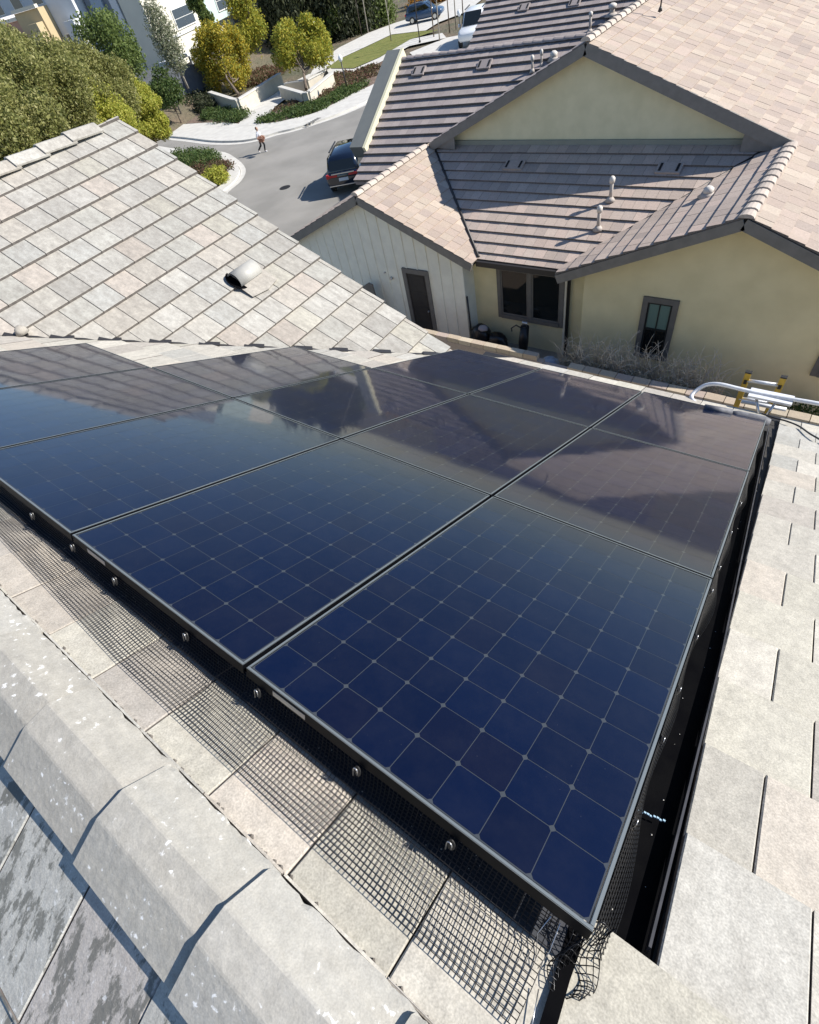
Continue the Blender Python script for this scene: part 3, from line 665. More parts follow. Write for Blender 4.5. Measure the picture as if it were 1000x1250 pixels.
o = q0 + ex * 1.5 + fdir * 16; t = empty('far_block', (o.x, o.y, G), 'bright white block with dark windows rising behind the terrace houses at the top left', 'building')
b = MB(); endbox(b, o, 0, 34, 10, G, 5.5); b.build('wall', m_bwhite, t)
for k in range(9):
    f_ = MB(); endbox(f_, o - fdir * .06, 1.2 + k * 3.4, 2.9 + k * 3.4, .1, 1.2, 2.9); wf = f_.build('window', m_wframe, t)
    f_ = MB(); endbox(f_, o - fdir * .09, 1.32 + k * 3.4, 2.78 + k * 3.4, .05, 1.3, 2.8); f_.build('pane', m_wglass, wf)
b = MB(); endbox(b, o - fdir * .8, -.5, 35, 2, 5.5, 6.1); b.build('roof', m_grey, t)
# dark garage building behind the yellow-green tree
q1 = atD(335, 30, 97)
t = empty('shaded_building', (q1.x, q1.y, G), 'building in deep shade with garage doors behind the yellow-green tree', 'building')
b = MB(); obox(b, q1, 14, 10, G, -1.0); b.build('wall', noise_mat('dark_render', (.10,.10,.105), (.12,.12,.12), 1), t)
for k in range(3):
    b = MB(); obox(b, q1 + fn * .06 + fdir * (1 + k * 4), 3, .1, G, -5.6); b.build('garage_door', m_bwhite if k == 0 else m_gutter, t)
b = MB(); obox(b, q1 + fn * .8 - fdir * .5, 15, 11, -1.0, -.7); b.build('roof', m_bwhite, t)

# ------------------------------------------------------------------ vehicles
def suv(name, label, pos, heading, scale, paint, light=True, plate=True):
    """x forward, built from cross-sections"""
    t = D.objects.new(name, None); COL.objects.link(t); tag(t, label, 'car')
    t.location = pos; t.rotation_euler = (0, 0, heading); t.scale = (scale,) * 3
    def put(o): o.matrix_parent_inverse = Matrix.Identity(4)
    def bld(b, n, m, par=None):
        o = b.build(n, m, par or t)
        o.matrix_parent_inverse = Matrix.Identity(4); return o
    # lower body sections: (x, halfwidth, z0, z1)
    S = [(-2.42,.82,.55,.98),(-2.38,.93,.42,1.06),(-2.1,.98,.34,1.10),(-1.4,.99,.30,1.12),(0,.99,.28,1.12),(1.2,.98,.30,1.08),(1.9,.96,.34,1.02),(2.3,.88,.42,.92),(2.42,.72,.52,.82)]
    b = MB(); V = []; Fc = []; n = 10
    for x, w_, z0, z1 in S:
        for u, v in ((-.86,0),(.86,0),(1,.25),(1,.65),(.93,.9),(.80,1),(-.80,1),(-.93,.9),(-1,.65),(-1,.25)):
            V.append((x, u * w_, z0 + v * (z1 - z0)))
    for i in range(len(S) - 1):
        for k in range(n): Fc.append((i*n+k, i*n+(k+1) % n, (i+1)*n+(k+1) % n, (i+1)*n+k))
    Fc += [tuple(range(n)), tuple(range((len(S)-1)*n, len(S)*n))]
    b.add(V, Fc, True); bld(b, 'body', paint)
    # greenhouse
    C = [(-2.25,.80,1.06,1.12),(-2.05,.80,1.08,1.60),(-1.75,.77,1.08,1.74),(-.6,.78,1.08,1.80),(.4,.76,1.08,1.76),(1.0,.72,1.06,1.34),(1.35,.68,1.04,1.08)]
    b = MB(); V = []; Fc = []; n = 8
    for x, w_, z0, z1 in C:
        for u, v in ((-1.12,0),(1.12,0),(1.04,.45),(.96,.85),(.78,1),(-.78,1),(-.96,.85),(-1.04,.45)): V.append((x, u * w_, z0 + v * (z1 - z0)))
    for i in range(len(C) - 1):
        for k in range(n): Fc.append((i*n+k, i*n+(k+1) % n, (i+1)*n+(k+1) % n, (i+1)*n+k))
    Fc += [tuple(range(n)), tuple(range((len(C)-1)*n, len(C)*n))]
    b.add(V, Fc, True); bld(b, 'roof', paint)
    b = MB(); b.add([(-2.262,-.72,1.14),(-2.262,.72,1.14),(-2.10,.62,1.56),(-2.10,-.62,1.56)], [(0,1,2,3)]); bld(b, 'rear_window', m_glass)
    b = MB(); b.add([(1.37,-.66,1.10),(1.37,.66,1.10),(.52,.60,1.74),(.52,-.60,1.74)], [(0,1,2,3)]); bld(b, 'windscreen', m_glass)
    for s in (-1, 1):
        b = MB(); b.add([(-1.95,s*.905,1.14),(.95,s*.84,1.14),(.35,s*.80,1.62),(-1.75,s*.82,1.62)], [(0,1,2,3)]); bld(b, 'side_window', m_glass)
        b = MB(); b.box((-2.44, s*.62 - .30, .90), (-2.36, s*.62 + .30, 1.0)); b.box((-2.42, s*.86 - .07, .86), (-2.28, s*.86 + .07, 1.04)); o = bld(b, 'tail_light', base_mat('red_lens', (.45,.01,.015), .2))
        b = MB(); b.box((.7, s*1.02 - .09, 1.05), (.9, s*1.02 + .09, 1.2)); bld(b, 'wing_mirror', paint)
        for x in (-1.5, 1.5):
            b = MB(); b.tube([(x, s*.80, .36), (x, s*1.0, .36)], .36, 18, False); o = bld(b, 'wheel', m_rub)
            b = MB(); b.tube([(x, s*1.0, .36), (x, s*1.01, .36)], .22, 12, False); o2 = b.build('rim', m_steel, o); o2.matrix_parent_inverse = Matrix.Identity(4)
        b = MB(); b.box((-1.6, s*.66 - .03, 1.80), (.2, s*.66 + .03, 1.85)); bld(b, 'roof_rail', m_gutter)
    b = MB(); b.box((-2.445, -.62, 1.02), (-2.40, .62, 1.06)); bld(b, 'chrome_strip', m_steel)
    b = MB(); b.box((-2.45, -.85, .48), (-2.38, .85, .52)); bld(b, 'bumper_trim', m_steel)
    b = MB(); b.box((-2.45, -.26, .70), (-2.42, .26, .84)); bld(b, 'number_plate', base_mat('plate', (.6,.62,.65), .5))
    return t
m_navy = base_mat('black_navy_car_paint', (.003,.006,.016), .15, 0, .5); m_navy.node_tree.nodes['Principled BSDF'].inputs['Coat Weight'].default_value = 1
m_wpaint = base_mat('white_car_paint', (.7,.72,.74), .2); m_bpaint = base_mat('blue_car_paint', (.05,.09,.16), .2)
rl = g(403, 224, G + .3); rr = g(433, 232, G + .3)
hd = math.atan2((g(446,165) - g(424,214)).y, (g(446,165) - g(424,214)).x)
cpos = (rl + rr) / 2
suv('parked_suv', 'black sport utility vehicle parked nose away on the street, left of the striped roof', (cpos.x + math.cos(hd) * 2.6 + .55, cpos.y + math.sin(hd) * 2.6 - .2, G), hd, 1.12, m_navy)
p = g(582, 52); suv('parked_truck', 'white truck parked on the driveway behind the striped roof', (p.x, p.y, G + .15), math.radians(-70), 1.35, m_wpaint)
p = g(520, 27); suv('parked_car', 'dark blue car parked on the pale road at the top of the picture', (p.x, p.y, G + .15), math.radians(20), 1.0, m_bpaint)

# ------------------------------------------------------------------ person on the road
m_skin = base_mat('skin', (.40,.24,.17), .6); m_shirt = base_mat('grey_white_top', (.55,.57,.62), .8); m_trou = base_mat('black_trousers', (.015,.015,.018), .8); m_hair = base_mat('dark_hair', (.03,.02,.015), .7); m_shoe = base_mat('white_shoes', (.7,.7,.7), .6)
pf = g(323, 186)
pr = D.objects.new('person', None); COL.objects.link(pr); pr.location = pf; pr.rotation_euler = (0, 0, math.radians(20)); tag(pr, 'person in grey top and black trousers striding across the road with an orange bundle', 'person')
def skin(name, pts, edges, rad, mat, lv=1):
    me = D.meshes.new(name); me.from_pydata(pts, edges, []); o = D.objects.new(name, me); COL.objects.link(o); o.parent = pr; me.materials.append(mat)
    md = o.modifiers.new('skin', 'SKIN'); 
    if not me.skin_vertices: 
        pass
    for i, r in enumerate(rad): me.skin_vertices[0].data[i].radius = (r, r)
    me.skin_vertices[0].data[0].use_root = True
    s = o.modifiers.new('sub', 'SUBSURF'); s.levels = lv; s.render_levels = lv; return o
def skin_ok(name, pts, edges, rad, mat):
    try: return skin(name, pts, edges, rad, mat)
    except Exception:
        bpy.data.objects.remove(D.objects[-1]) if False else None
        b = MB()
        for a, c in edges: b.tube([pts[a], pts[c]], [rad[a], rad[c]], 8)
        o = b.build(name, mat, pr); o.matrix_parent_inverse = Matrix.Identity(4); return o
def body(name, chains, mat):
    b = MB()
    for pts, rad in chains: b.tube(pts, rad, 10)
    o = b.build(name, mat, pr); o.matrix_parent_inverse = Matrix.Identity(4)
    r = o.modifiers.new('remesh', 'REMESH'); r.mode = 'VOXEL'; r.voxel_size = .014; r.use_smooth_shade = True
    return o
head = [((0,0,1.38),(0,0,1.43),(.01,0,1.48),(.02,0,1.56),(.01,0,1.64),(0,0,1.69)), (.05,.05,.07,.095,.085,.03)]
armL = [((0,.18,1.33),(.06,.24,1.08),(.28,.18,1.02),(.34,.16,1.03)), (.05,.04,.032,.035)]
armR = [((0,-.18,1.33),(-.08,-.24,1.08),(.14,-.25,.98),(.20,-.24,.98)), (.05,.04,.032,.035)]
legL = [((0,.09,.90),(.16,.10,.50),(.05,.10,.10),(.16,.10,.04)), (.09,.065,.042,.035)]
legR = [((0,-.09,.90),(-.06,-.10,.50),(-.38,-.10,.22),(-.34,-.10,.12)), (.09,.065,.042,.035)]
torso = [((0,0,.86),(0,0,1.0),(0,0,1.2),(0,0,1.34),(0,0,1.40)), (.13,.13,.16,.14,.06)]
fingers = []
for s, bx, by, bz in ((1,.34,.16,1.03),(-1,.20,-.24,.98)):
    for k in range(5): fingers.append((((bx, by, bz), (bx + .05, by + (k-2) * .016, bz), (bx + .09 - .01 * abs(k-2), by + (k-2) * .018, bz - .03)), (.012, .010, .008)))
body('body', [head, armL, armR, legL, legR, torso] + fingers + [(((.10,0,1.54),(.125,0,1.53)), (.018,.012))], m_skin)
body('shirt', [[torso[0], tuple(r + .015 for r in torso[1])], [armL[0][:2], (.065,.055)], [armR[0][:2], (.065,.055)]], m_shirt)
body('trousers', [[legL[0][:3], (.105,.08,.055)], [legR[0][:3], (.105,.08,.055)], [((0,0,.80),(0,0,.95)), (.14,.14)]], m_trou)
body('shoe', [[((.0,.10,.05),(.20,.10,.04)), (.055,.045)]], m_shoe); body('shoe', [[((-.42,-.10,.22),(-.33,-.10,.06)), (.055,.045)]], m_shoe)
body('hair', [[((-.02,0,1.52),(-.025,0,1.62),(0,0,1.68)), (.085,.095,.07)]], m_hair)
c = pf + Vector((.55, -.35, 1.0)); bb = leaves('orange_bundle', [((c.x, c.y, c.z), (.26, .2, .2)), ((c.x + .22, c.y, c.z + .08), (.16, .16, .14))], leaf_mat('orange_cloth', [(.55,.28,.18),(.62,.42,.34),(.5,.25,.12)]), 700, .09, 'ragged orange and pink bundle held by the person on the road', 'bundle', seed=77)

# ================================================================== NEIGHBOUR HOUSE
m512 = 5 / 12; NG = -8.4
sheet('yard', [(-17,7),(8,7),(8,34),(-17,34)], NG, m_yard, 1.2)
nh = empty('neighbour_house', (-7, 14, NG), 'yellow stucco neighbouring house with beige tiled gables and a cream sided wing', 'house')
R = Roofer(nh, m_ntile)
c_ = 1 / math.hypot(1, m512)
EX = .35; TW = .30
TT = .034
def slopeX(O, sgn, yx, mat, b0=0):
    """slope falling towards sgn*X from ridge point O; polys given as world (x,y)"""
    ud = Vector((sgn, 0, -m512)).normalized(); ua = Vector((0, 1, 0))
    conv = lambda P: [(y - O[1], (x - O[0]) * sgn / c_) for x, y in P]
    R.slope(O, ua, ud, [conv(P) for P in yx], b0, EX, TW, t=TT, gap=.006, mat=mat, jit=.003)
    return O, ua, ud
def slopeY(O, polys, mat):
    """slope falling towards -Y from line through O"""
    ud = Vector((0, -1, -m512)).normalized(); ua = Vector((1, 0, 0))
    conv = lambda P: [(x - O[0], (O[1] - y) / c_) for x, y in P]
    R.slope(O, ua, ud, [conv(P) for P in polys], .0, EX, TW, t=.058, gap=.006, mat=mat, jit=.003)
zo = -.035
# garage roof right slope
slopeX((-11.8, 12.06, -3.88 + zo), 1, [[(-11.8,12.06),(-8.0,12.06),(-8.0,12.42),(-11.75,16.17),(-11.8,16.17)]], m_ntile)
slopeX((-11.8, 12.06, -3.88 + zo), -1, [[(-11.8,12.06),(-11.8,16.17),(-15.75,16.17),(-15.75,12.06)]], m_ntile)
# middle roof
Om = (-7, 16.17, -5.45 + m512 * (16.17 - 12.5) + zo)
slopeY(Om, [[(-7.99,12.40),(-5.45,12.40),(-2.0,16.15),(-11.72,16.15)]], m_nmid)
# near gable left slope
TT = .052
slopeX((-1.58, 12.05, -3.80 + zo), -1, [[(-1.58,12.05),(-5.5,12.05),(-5.47,12.42),(-2.0,16.12),(-1.58,16.4)]], m_nmid)
TT = .034
# big roof right slope (+ right slope of near gable, same plane)
slopeX((-6.6, 15.84, -1.69 + zo), 1, [[(-6.6,15.84),(-1.58,15.84),(-1.58,29),(-6.6,29)], [(-1.58,12.05),(2.8,12.05),(2.8,29),(-1.58,29)]], m_ntile)
R.finish(300, 3)
# underlay decks (solid roof bodies)
b = MB()
def deck(P, z, off=-.05, th=.12): b.prism([(x, y, z(x, y) + off) for x, y in P], (0, 0, -th))
zg = lambda x, y: -3.88 - m512 * abs(x + 11.8); zm = lambda x, y: -5.45 + m512 * (y - 12.5); zn = lambda x, y: -3.80 - m512 * (-1.58 - x); zb = lambda x, y: -1.69 - m512 * (x + 6.6); zbl = lambda x, y: -1.69 + m512 * (x + 6.6)
deck([(-11.8,12.1),(-8.05,12.1),(-8.05,12.44),(-11.8,16.19)], zg); deck([(-15.7,12.1),(-11.8,12.1),(-11.8,17),(-15.7,17)], zg)
deck([(-7.97,12.44),(-5.5,12.44),(-1.9,16.19),(-11.72,16.19)], zm); deck([(-5.45,12.1),(-1.58,12.1),(-1.58,16.3),(-5.45,12.44)], zn)
deck([(-6.6,15.88),(-1.58,15.88),(-1.58,29),(-6.6,29)], zb); deck([(-1.58,12.1),(2.75,12.1),(2.75,29),(-1.58,29)], zb); deck([(-11.7,15.88),(-6.6,15.88),(-6.6,29),(-11.7,29)], zbl)
b.build('roof_deck', m_under, nh)
# tiles of hidden left slope edge seen as a thin rim
R2 = Roofer(nh, m_grey)
ud = Vector((-1, 0, -m512)).normalized(); R2.slope((-6.6, 15.84, -1.69 + zo), (0, 1, 0), ud, [[(0, 0), (1.2, 0), (1.2, 5.35), (0, 5.35)]], 0, EX, TW, t=.034, gap=.006); R2.finish(0)
# ridge and rake cap tiles
def caps(parent, a, b_, mat, r=.13, step=.34, name='ridge_cap', up=(0,0,1), flat=.75):
    a = Vector(a); b_ = Vector(b_); L_ = (b_ - a).length; t = (b_ - a).normalized(); r_ = t.cross(Vector(up)).normalized(); u = r_.cross(t).normalized(); n = int(L_ / step)
    V = []; Fc = []
    for e, (x, k) in enumerate(((-.02, 1.0), (step + .03, .86))):
        for i in range(7):
            an = math.pi * i / 6; V.append((x, math.cos(an) * r * k, math.sin(an) * r * flat * k + (.02 if e == 0 else 0)))
    for i in range(6): Fc.append((i, i + 1, i + 8, i + 7))
    Fc.append(tuple(range(7)))
    me = D.meshes.new(name); me.from_pydata(V, [], Fc); me.materials.append(mat)
    Mx = Matrix((t, r_, u)).transposed().to_4x4()
    for i in range(n):
        m_ = Mx.copy(); m_.translation = a + t * (i * step); link(name, me, parent, None, None, m_)
caps(nh, (-11.8, 12.06, -3.91), (-11.8, 16.1, -3.91), m_ncap)
caps(nh, (-1.58, 12.05, -3.86), (-1.58, 15.9, -3.86), m_ncap, r=.15, step=.32, flat=.5)
caps(nh, (-6.6, 15.84, -1.72), (-6.6, 27, -1.72), m_ncap)
# valley flashings
b = MB(); b.tube([(-7.97, 12.42, -5.46), (-11.74, 16.17, -3.92)], .04, 6); b.build('valley_flashing', m_gutter, nh)
b = MB(); b.tube([(-5.46, 12.42, -5.45), (-2.0, 16.1, -3.97)], .022, 6); b.build('valley_flashing', m_gutter, nh)
# fascias (rake boards)
def board(a, c, h=.22, w_=.05, mat=m_fascia, name='fascia', dz=0, parent=nh):
    b = MB(); b.bar(Vector(a) + Vector((0,0,dz)), Vector(c) + Vector((0,0,dz)), w_, h); return b.build(name, mat, parent)
def soff(P, name='soffit', mat=m_fascia): b = MB(); b.prism(P, (0,0,-.02)); return b.build(name, mat, nh)
board((-11.8,12.08,-4.03),(-8.02,12.08,-5.61)); board((-11.8,12.08,-4.03),(-15.75,12.08,-5.68))
board((-1.58,12.07,-3.97),(-5.46,12.07,-5.60)); board((-1.58,12.07,-3.97),(2.8,12.07,-5.78))
board((-6.6,15.86,-1.85),(-11.62,15.86,-3.93)); board((-6.6,15.86,-1.85),(-1.56,15.86,-3.93), .26)
b = MB(); b.prism([(-2.6,15.87,-3.52),(-1.52,15.87,-3.95),(-2.6,15.87,-4.03)], (0,.04,0)); b.build('fascia_return', m_fascia, nh)
b = MB(); b.prism([(-10.7,15.87,-3.55),(-11.6,15.87,-3.93),(-10.7,15.87,-4.0)], (0,.04,0)); b.build('fascia_return', m_fascia, nh)
b = MB(); b.box((-8.0,12.28,-5.66),(-5.42,12.40,-5.52)); b.build('gutter', m_gutter, nh)
# walls
def wall(poly_xz, Y, th, mat, name='wall'):
    b = MB(); b.prism([(x, Y, z) for x, z in poly_xz], (0, th, 0)); return b.build(name, mat, nh)
wall([(-15.3,NG),(-8.5,NG),(-8.5,-5.50),(-11.8,-4.12),(-15.3,-5.58)], 12.35, .2, m_white)
b = MB(); b.box((-8.7,12.36,NG),(-8.498,12.9,-5.6)); b.build('wall', m_white, nh)
wall([(-8.498,NG),(-4.9,NG),(-4.9,-5.5),(-8.498,-5.5)], 12.9, .2, m_stucco)
wall([(-4.92,NG),(2.3,NG),(2.3,-5.66),(-1.58,-4.06),(-4.92,-5.44)], 12.6, .2, m_stucco2)
b = MB(); b.box((-4.92,12.8,NG),(-4.75,14.5,-5.5)); b.build('wall', m_stucco2, nh)
wall([(-11.3,-4.6),(-1.9,-4.6),(-1.9,-3.9),(-6.6,-1.93),(-11.3,-3.88)], 16.19, .2, m_stucco)
b = MB(); b.box((-11.05,16.13,-4.0),(-2.15,16.19,-3.84)); b.build('trim_board', noise_mat('sage_trim', (.26,.27,.22), (.28,.29,.24), 4), nh)
b = MB(); b.box((-15.2,12.6,NG),(-15.0,25,-5.6)); b.box((2.0,12.7,NG),(2.28,28,-5.7)); b.box((-11.5,16.3,NG),(-11.3,28,-3.9)); b.build('wall', m_stucco, nh)
# battens
me = None
for i in range(17):
    x = -15.25 + i * .42; zt = -4.14 - m512 * abs(x + 11.8) - .05
    b = MB(); b.box((x, 12.325, NG), (x + .045, 12.35, zt)); b.build('batten', m_white, nh)
b = MB(); b.box((-8.62,12.315,NG),(-8.49,12.349,-5.6)); b.build('corner_board', m_white, nh)
# door with frame in the cream wing
fr = MB(); fr.box((-10.78,12.28,NG),(-10.64,12.35,-6.04)); fr.box((-9.9,12.28,NG),(-9.76,12.35,-6.04)); fr.box((-10.64,12.28,-6.18),(-9.9,12.35,-6.04))
d_ = empty_d = None
dr = MB(); dr.box((-10.64,12.32,NG),(-9.9,12.348,-6.18)); do = dr.build('door', m_door, nh); fr.build('door_frame', m_trim, do)
for k in range(4):
    pb = MB(); pb.box((-10.56,12.312,NG+.15+k*.52),(-9.98,12.32,NG+.58+k*.52)); pb.build('door_panel', m_door, do)
hb = MB(); hb.tube([(-9.97,12.31,-7.4),(-9.97,12.26,-7.4)], .03, 8); hb.build('handle', m_steel, do)
b = MB(); b.tube([(-11.3,12.33,-6.45),(-11.3,12.25,-6.45)], .05, 8); b.tube([(-11.55,12.34,-6.3),(-11.55,12.29,-6.3)], .03, 8); b.build('hose_bib', m_steel, nh)
# windows
def nwin(x0, x1, z0, z1, Y, lights, tr=.11, glass=m_glass, split=False):
    f_ = MB(); f_.box((x0,Y-.06,z0),(x0+tr,Y,z1)); f_.box((x1-tr,Y-.06,z0),(x1,Y,z1)); f_.box((x0+tr,Y-.06,z1-tr),(x1-tr,Y,z1)); f_.box((x0+tr,Y-.08,z0),(x1-tr,Y,z0+tr))
    n = lights; W_ = (x1 - x0 - 2*tr)
    for i in range(1, n): xm = x0 + tr + W_ * i / n; f_.box((xm-tr*.5,Y-.055,z0+tr),(xm+tr*.5,Y,z1-tr))
    win = f_.build('window', m_trim, nh)
    for i in range(n):
        a = x0 + tr + W_ * i / n + (tr*.5 if i else 0); c = x0 + tr + W_ * (i+1) / n - (tr*.5 if i < n-1 else 0)
        s = MB(); e_ = .045
        s.box((a,Y-.035,z0+tr),(a+e_,Y-.004,z1-tr)); s.box((c-e_,Y-.035,z0+tr),(c,Y-.004,z1-tr)); s.box((a+e_,Y-.035,z0+tr),(c-e_,Y-.004,z0+tr+e_)); s.box((a+e_,Y-.035,z1-tr-e_),(c-e_,Y-.004,z1-tr))
        if split: zm_ = (z0+z1)/2; s.box((a+e_,Y-.036,zm_-.03),(c-e_,Y-.006,zm_+.03)); s.box(((a+c)/2-.015,Y-.032,z0+tr+e_),((a+c)/2+.015,Y-.006,zm_-.03)); s.box(((a+c)/2-.015,Y-.032,zm_+.03),((a+c)/2+.015,Y-.006,z1-tr-e_))
        s.build('sash', m_mull if split else m_trim, win)
        if split:
            gp = MB(); gp.box((a+e_,Y-.02,z0+tr+e_),(c-e_,Y-.012,zm_-.03)); gp.build('pane', m_glass, win)
            gp = MB(); gp.box((a+e_,Y-.02,zm_+.03),(c-e_,Y-.012,z1-tr-e_)); gp.build('pane', m_blind, win)
        else:
            gp = MB(); gp.box((a+e_,Y-.02,z0+tr+e_),(c-e_,Y-.012,z1-tr-e_)); gp.build('pane', m_glass, win)
nwin(-7.68,-5.56,-7.50,-5.84,12.9,2,.12)
nwin(-3.36,-2.51,-7.72,-6.01,12.6,1,.13,split=True)
nwin(.60,2.0,-7.34,-6.3,12.6,1,.14)
# downpipe
b = MB(); b.tube([(-5.42,12.36,-5.6),(-5.42,12.82,-5.8),(-5.42,12.82,NG)], .05, 8); b.build('downpipe', m_gutter, nh)
b = MB(); b.box((-5.56,12.86,NG),(-5.50,12.90,-5.7)); b.build('conduit', m_white, nh)
# plumbing vents on neighbour roof (parts of the house)
def pipe(p, h, r=.045, mat=m_pipe, parent=nh, cap=True):
    p = Vector(p); b = MB(); b.tube([p - Vector((0,0,.05)), p + Vector((0,0,h))], r, 12); b.tube([p - Vector((0,0,.03)), p + Vector((0,0,.07))], [r*3, r*1.3], 12)
    o = b.build('vent_pipe', mat, parent)
    if cap: c = MB(); c.tube([p + Vector((0,0,h-.10)), p + Vector((0,0,h)), p + Vector((0,0,h+.05))], [r*1.5, r*1.6, r*.7], 12); c.build('vent_cap', base_mat('vent_cap', (.62,.58,.52), .6), o)
pipe((-5.1,14.43,-4.62), .50); pipe((-5.05,13.59,-4.97), .50)
pipe((-2.75, 14.1, -4.28), .14, .07)
pp = onY(806, 12, 19.0); pipe((pp.x, pp.y, pp.z), .75, .02, m_gutter, nh, False)
pp = onY(957, 175, 15.7)
def flat_vent(parent, p, ua, ud, n, s=.5, mat=None):
    p = Vector(p); ua = Vector(ua); ud = Vector(ud).normalized(); n = Vector(n).normalized()
    b = MB(); b.prism([p + ua*s*.6*i + ud*.17*j + n*.02 for i, j in ((-1,-1),(1,-1),(1,1),(-1,1))], n*.05); o = b.build('roof_vent', mat or m_nmid, parent)
    for k in (-1, 1):
        b = MB(); b.prism([p + ua*(s*.42*k + .03*i) + ud*.12*j + n*.072 for i, j in ((-1,-1),(1,-1),(1,1),(-1,1))], n*.01); b.build('vent_slot', m_black, o)
nmid = Vector((0, -m512, 1)).normalized(); dmid = Vector((0, -1, -m512)).normalized()
for q in ((628, 203), (817, 207)):
    d = ray(*q); t_ = (np.dot([0,-m512,1], np.array([0,12.5,-5.45]) - CAM)) / np.dot([0,-m512,1], d); flat_vent(nh, CAM + d * t_, (1,0,0), dmid, nmid)

# ------------------------------------------------------------------ house behind with striped roof, and farther one
def striped(name, label, P0, slopem, rot, courses, length, parapet, limit):
    t = empty(name, (P0[0] + 4, P0[1], NG), label, 'house')
    r = Roofer(t, m_grey); ua = Vector((math.cos(rot), math.sin(rot), 0)); h = Vector((math.sin(rot), -math.cos(rot), 0)); ud = (h + Vector((0,0,-slopem))).normalized(); n = ua.cross(ud); n = n if n.z > 0 else -n
    P0 = Vector(P0)
    r.slope(P0 - n * .05, ua, ud, [[(0, 0), (length, 0), (length, courses * EX), (0, courses * EX)]], 0, EX, TW, t=.088, gap=.005); r.finish(limit, 3)
    b = MB(); b.prism([P0 + ua * a + ud * c - n * .07 for a, c in ((0,0),(length,0),(length,courses*EX),(0,courses*EX))], -n * .12)
    hb = -h; ub = (hb + Vector((0,0,-slopem))).normalized(); nb = Vector((-ub.x * ub.z, -ub.y * ub.z, 1 - ub.z**2)).normalized()
    b.prism([P0 + ua * a + ub * c - nb * .05 for a, c in ((0,0),(length,0),(length,courses*EX),(0,courses*EX))], -nb * .15); b.build('roof_deck', m_grey, t)
    caps(t, P0 + Vector((0,0,-.03)), P0 + ua * length + Vector((0,0,-.03)), m_grey, r=.12)
    base = NG - .5; W_ = courses * EX * math.cos(math.atan(slopem)) - .4
    b = MB(); q = [P0 + ua * .3 + h * (W_), P0 + ua * (length - .3) + h * W_, P0 + ua * (length - .3) - h * W_, P0 + ua * .3 - h * W_]
    zt = P0.z - slopem * W_ - .25
    b.prism([(v.x, v.y, zt) for v in q], (0, 0, base - zt)); b.build('wall', m_stucco, t)
    b = MB(); b.prism([P0 + ua * .31 + h * W_ + Vector((0,0,zt-P0.z)), P0 + ua * .31 - h * W_ + Vector((0,0,zt-P0.z)), P0 + ua * .31 + Vector((0,0,-.25))], ua * .2); b.build('gable_wall', m_stucco, t)
    if parapet:
        b = MB(); w_ = .62
        b.prism([P0 - ua * w_ - ud * .25 + n * .16, P0 - ua * .02 - ud * .25 + n * .16, P0 - ua * .02 + ud * (courses * EX - 1.2) + n * .16, P0 - ua * w_ + ud * (courses * EX - 1.2) + n * .16], -n * .45)
        b.build('parapet', noise_mat('slate_grey_parapet', (.15,.16,.155), (.165,.175,.165), 3), t)
        b = MB(); b.prism([P0 - ua * .018 - ud * .25 + n * .18, P0 + ua * .09 - ud * .25 + n * .18, P0 + ua * .09 + ud * (courses * EX - 1.15) + n * .18, P0 - ua * .018 + ud * (courses * EX - 1.15) + n * .18], -n * .4)
        b.build('parapet_edge', noise_mat('cream_edge', (.68,.64,.45), (.64,.60,.42), 3), t)
    return t, P0, ua, ud, n
t2, P2, ua2, ud2, n2 = striped('striped_roof_house', 'house wing with grey striped tile roof and a slate parapet, behind the yellow house', (-15.0, 19.4, -2.36), .55, math.radians(5), 14, 9, True, 300)
t3, P3, ua3, ud3, n3 = striped('far_roof_house', 'farther house showing only a grey striped tile roof at the top of the picture', (-16.9, 30.3, -1.6), .55, math.radians(4), 16, 14, False, 300)
for tt, Pp, u_, d_, nn, q in ((t2,P2,ua2,ud2,n2,(512,88)),(t2,P2,ua2,ud2,n2,(592,80)),(t3,P3,ua3,ud3,n3,(640,10)),(t3,P3,ua3,ud3,n3,(702,4))):
    d = ray(*q); t_ = np.dot(nn, np.array(Pp) - CAM) / np.dot(nn, d); flat_vent(tt, CAM + d * t_, u_, d_, nn, .40, m_grey)
for tt, Pp, nn, q, hh, rr_ in ((t2,P2,n2,(650,87),.35,.035),(t2,P2,n2,(661,80),.35,.03),(t2,P2,n2,(676,72),.15,.07),(t3,P3,n3,(720,38),.55,.05),(t3,P3,n3,(747,18),.3,.1)):
    d = ray(*q); t_ = np.dot(nn, np.array(Pp) - CAM) / np.dot(nn, d); pipe(CAM + d * t_, hh, rr_, m_pipe, tt)

# ------------------------------------------------------------------ side yard things
b0 = empty('block_wall', (-2, 10.5, NG), 'tan block boundary wall between the houses, beyond the gutter edge', 'wall')
b = MB(); b.box((-12,10.42,NG),(-5.05,10.60,-6.94)); b.box((-5.05,10.42,NG),(7,10.60,-7.02)); b.build('wall_face', m_block, b0)
for i in range(30):
    x = -12 + i * .40
    if x + .4 <= -5.0:
        c = MB(); c.box((x+.008,10.43+random.uniform(-.006,.006),-6.935),(x+.392,10.60,-6.80+random.uniform(-.006,.006))); c.build('cap_block', m_block, b0)
for i in range(30):
    x = -4.35 + i * .40
    c = MB(); c.box((x+.008,10.40+random.uniform(-.006,.006),-7.015),(x+.392,10.62,-6.90+random.uniform(-.006,.006))); c.build('cap_block', m_block, b0)
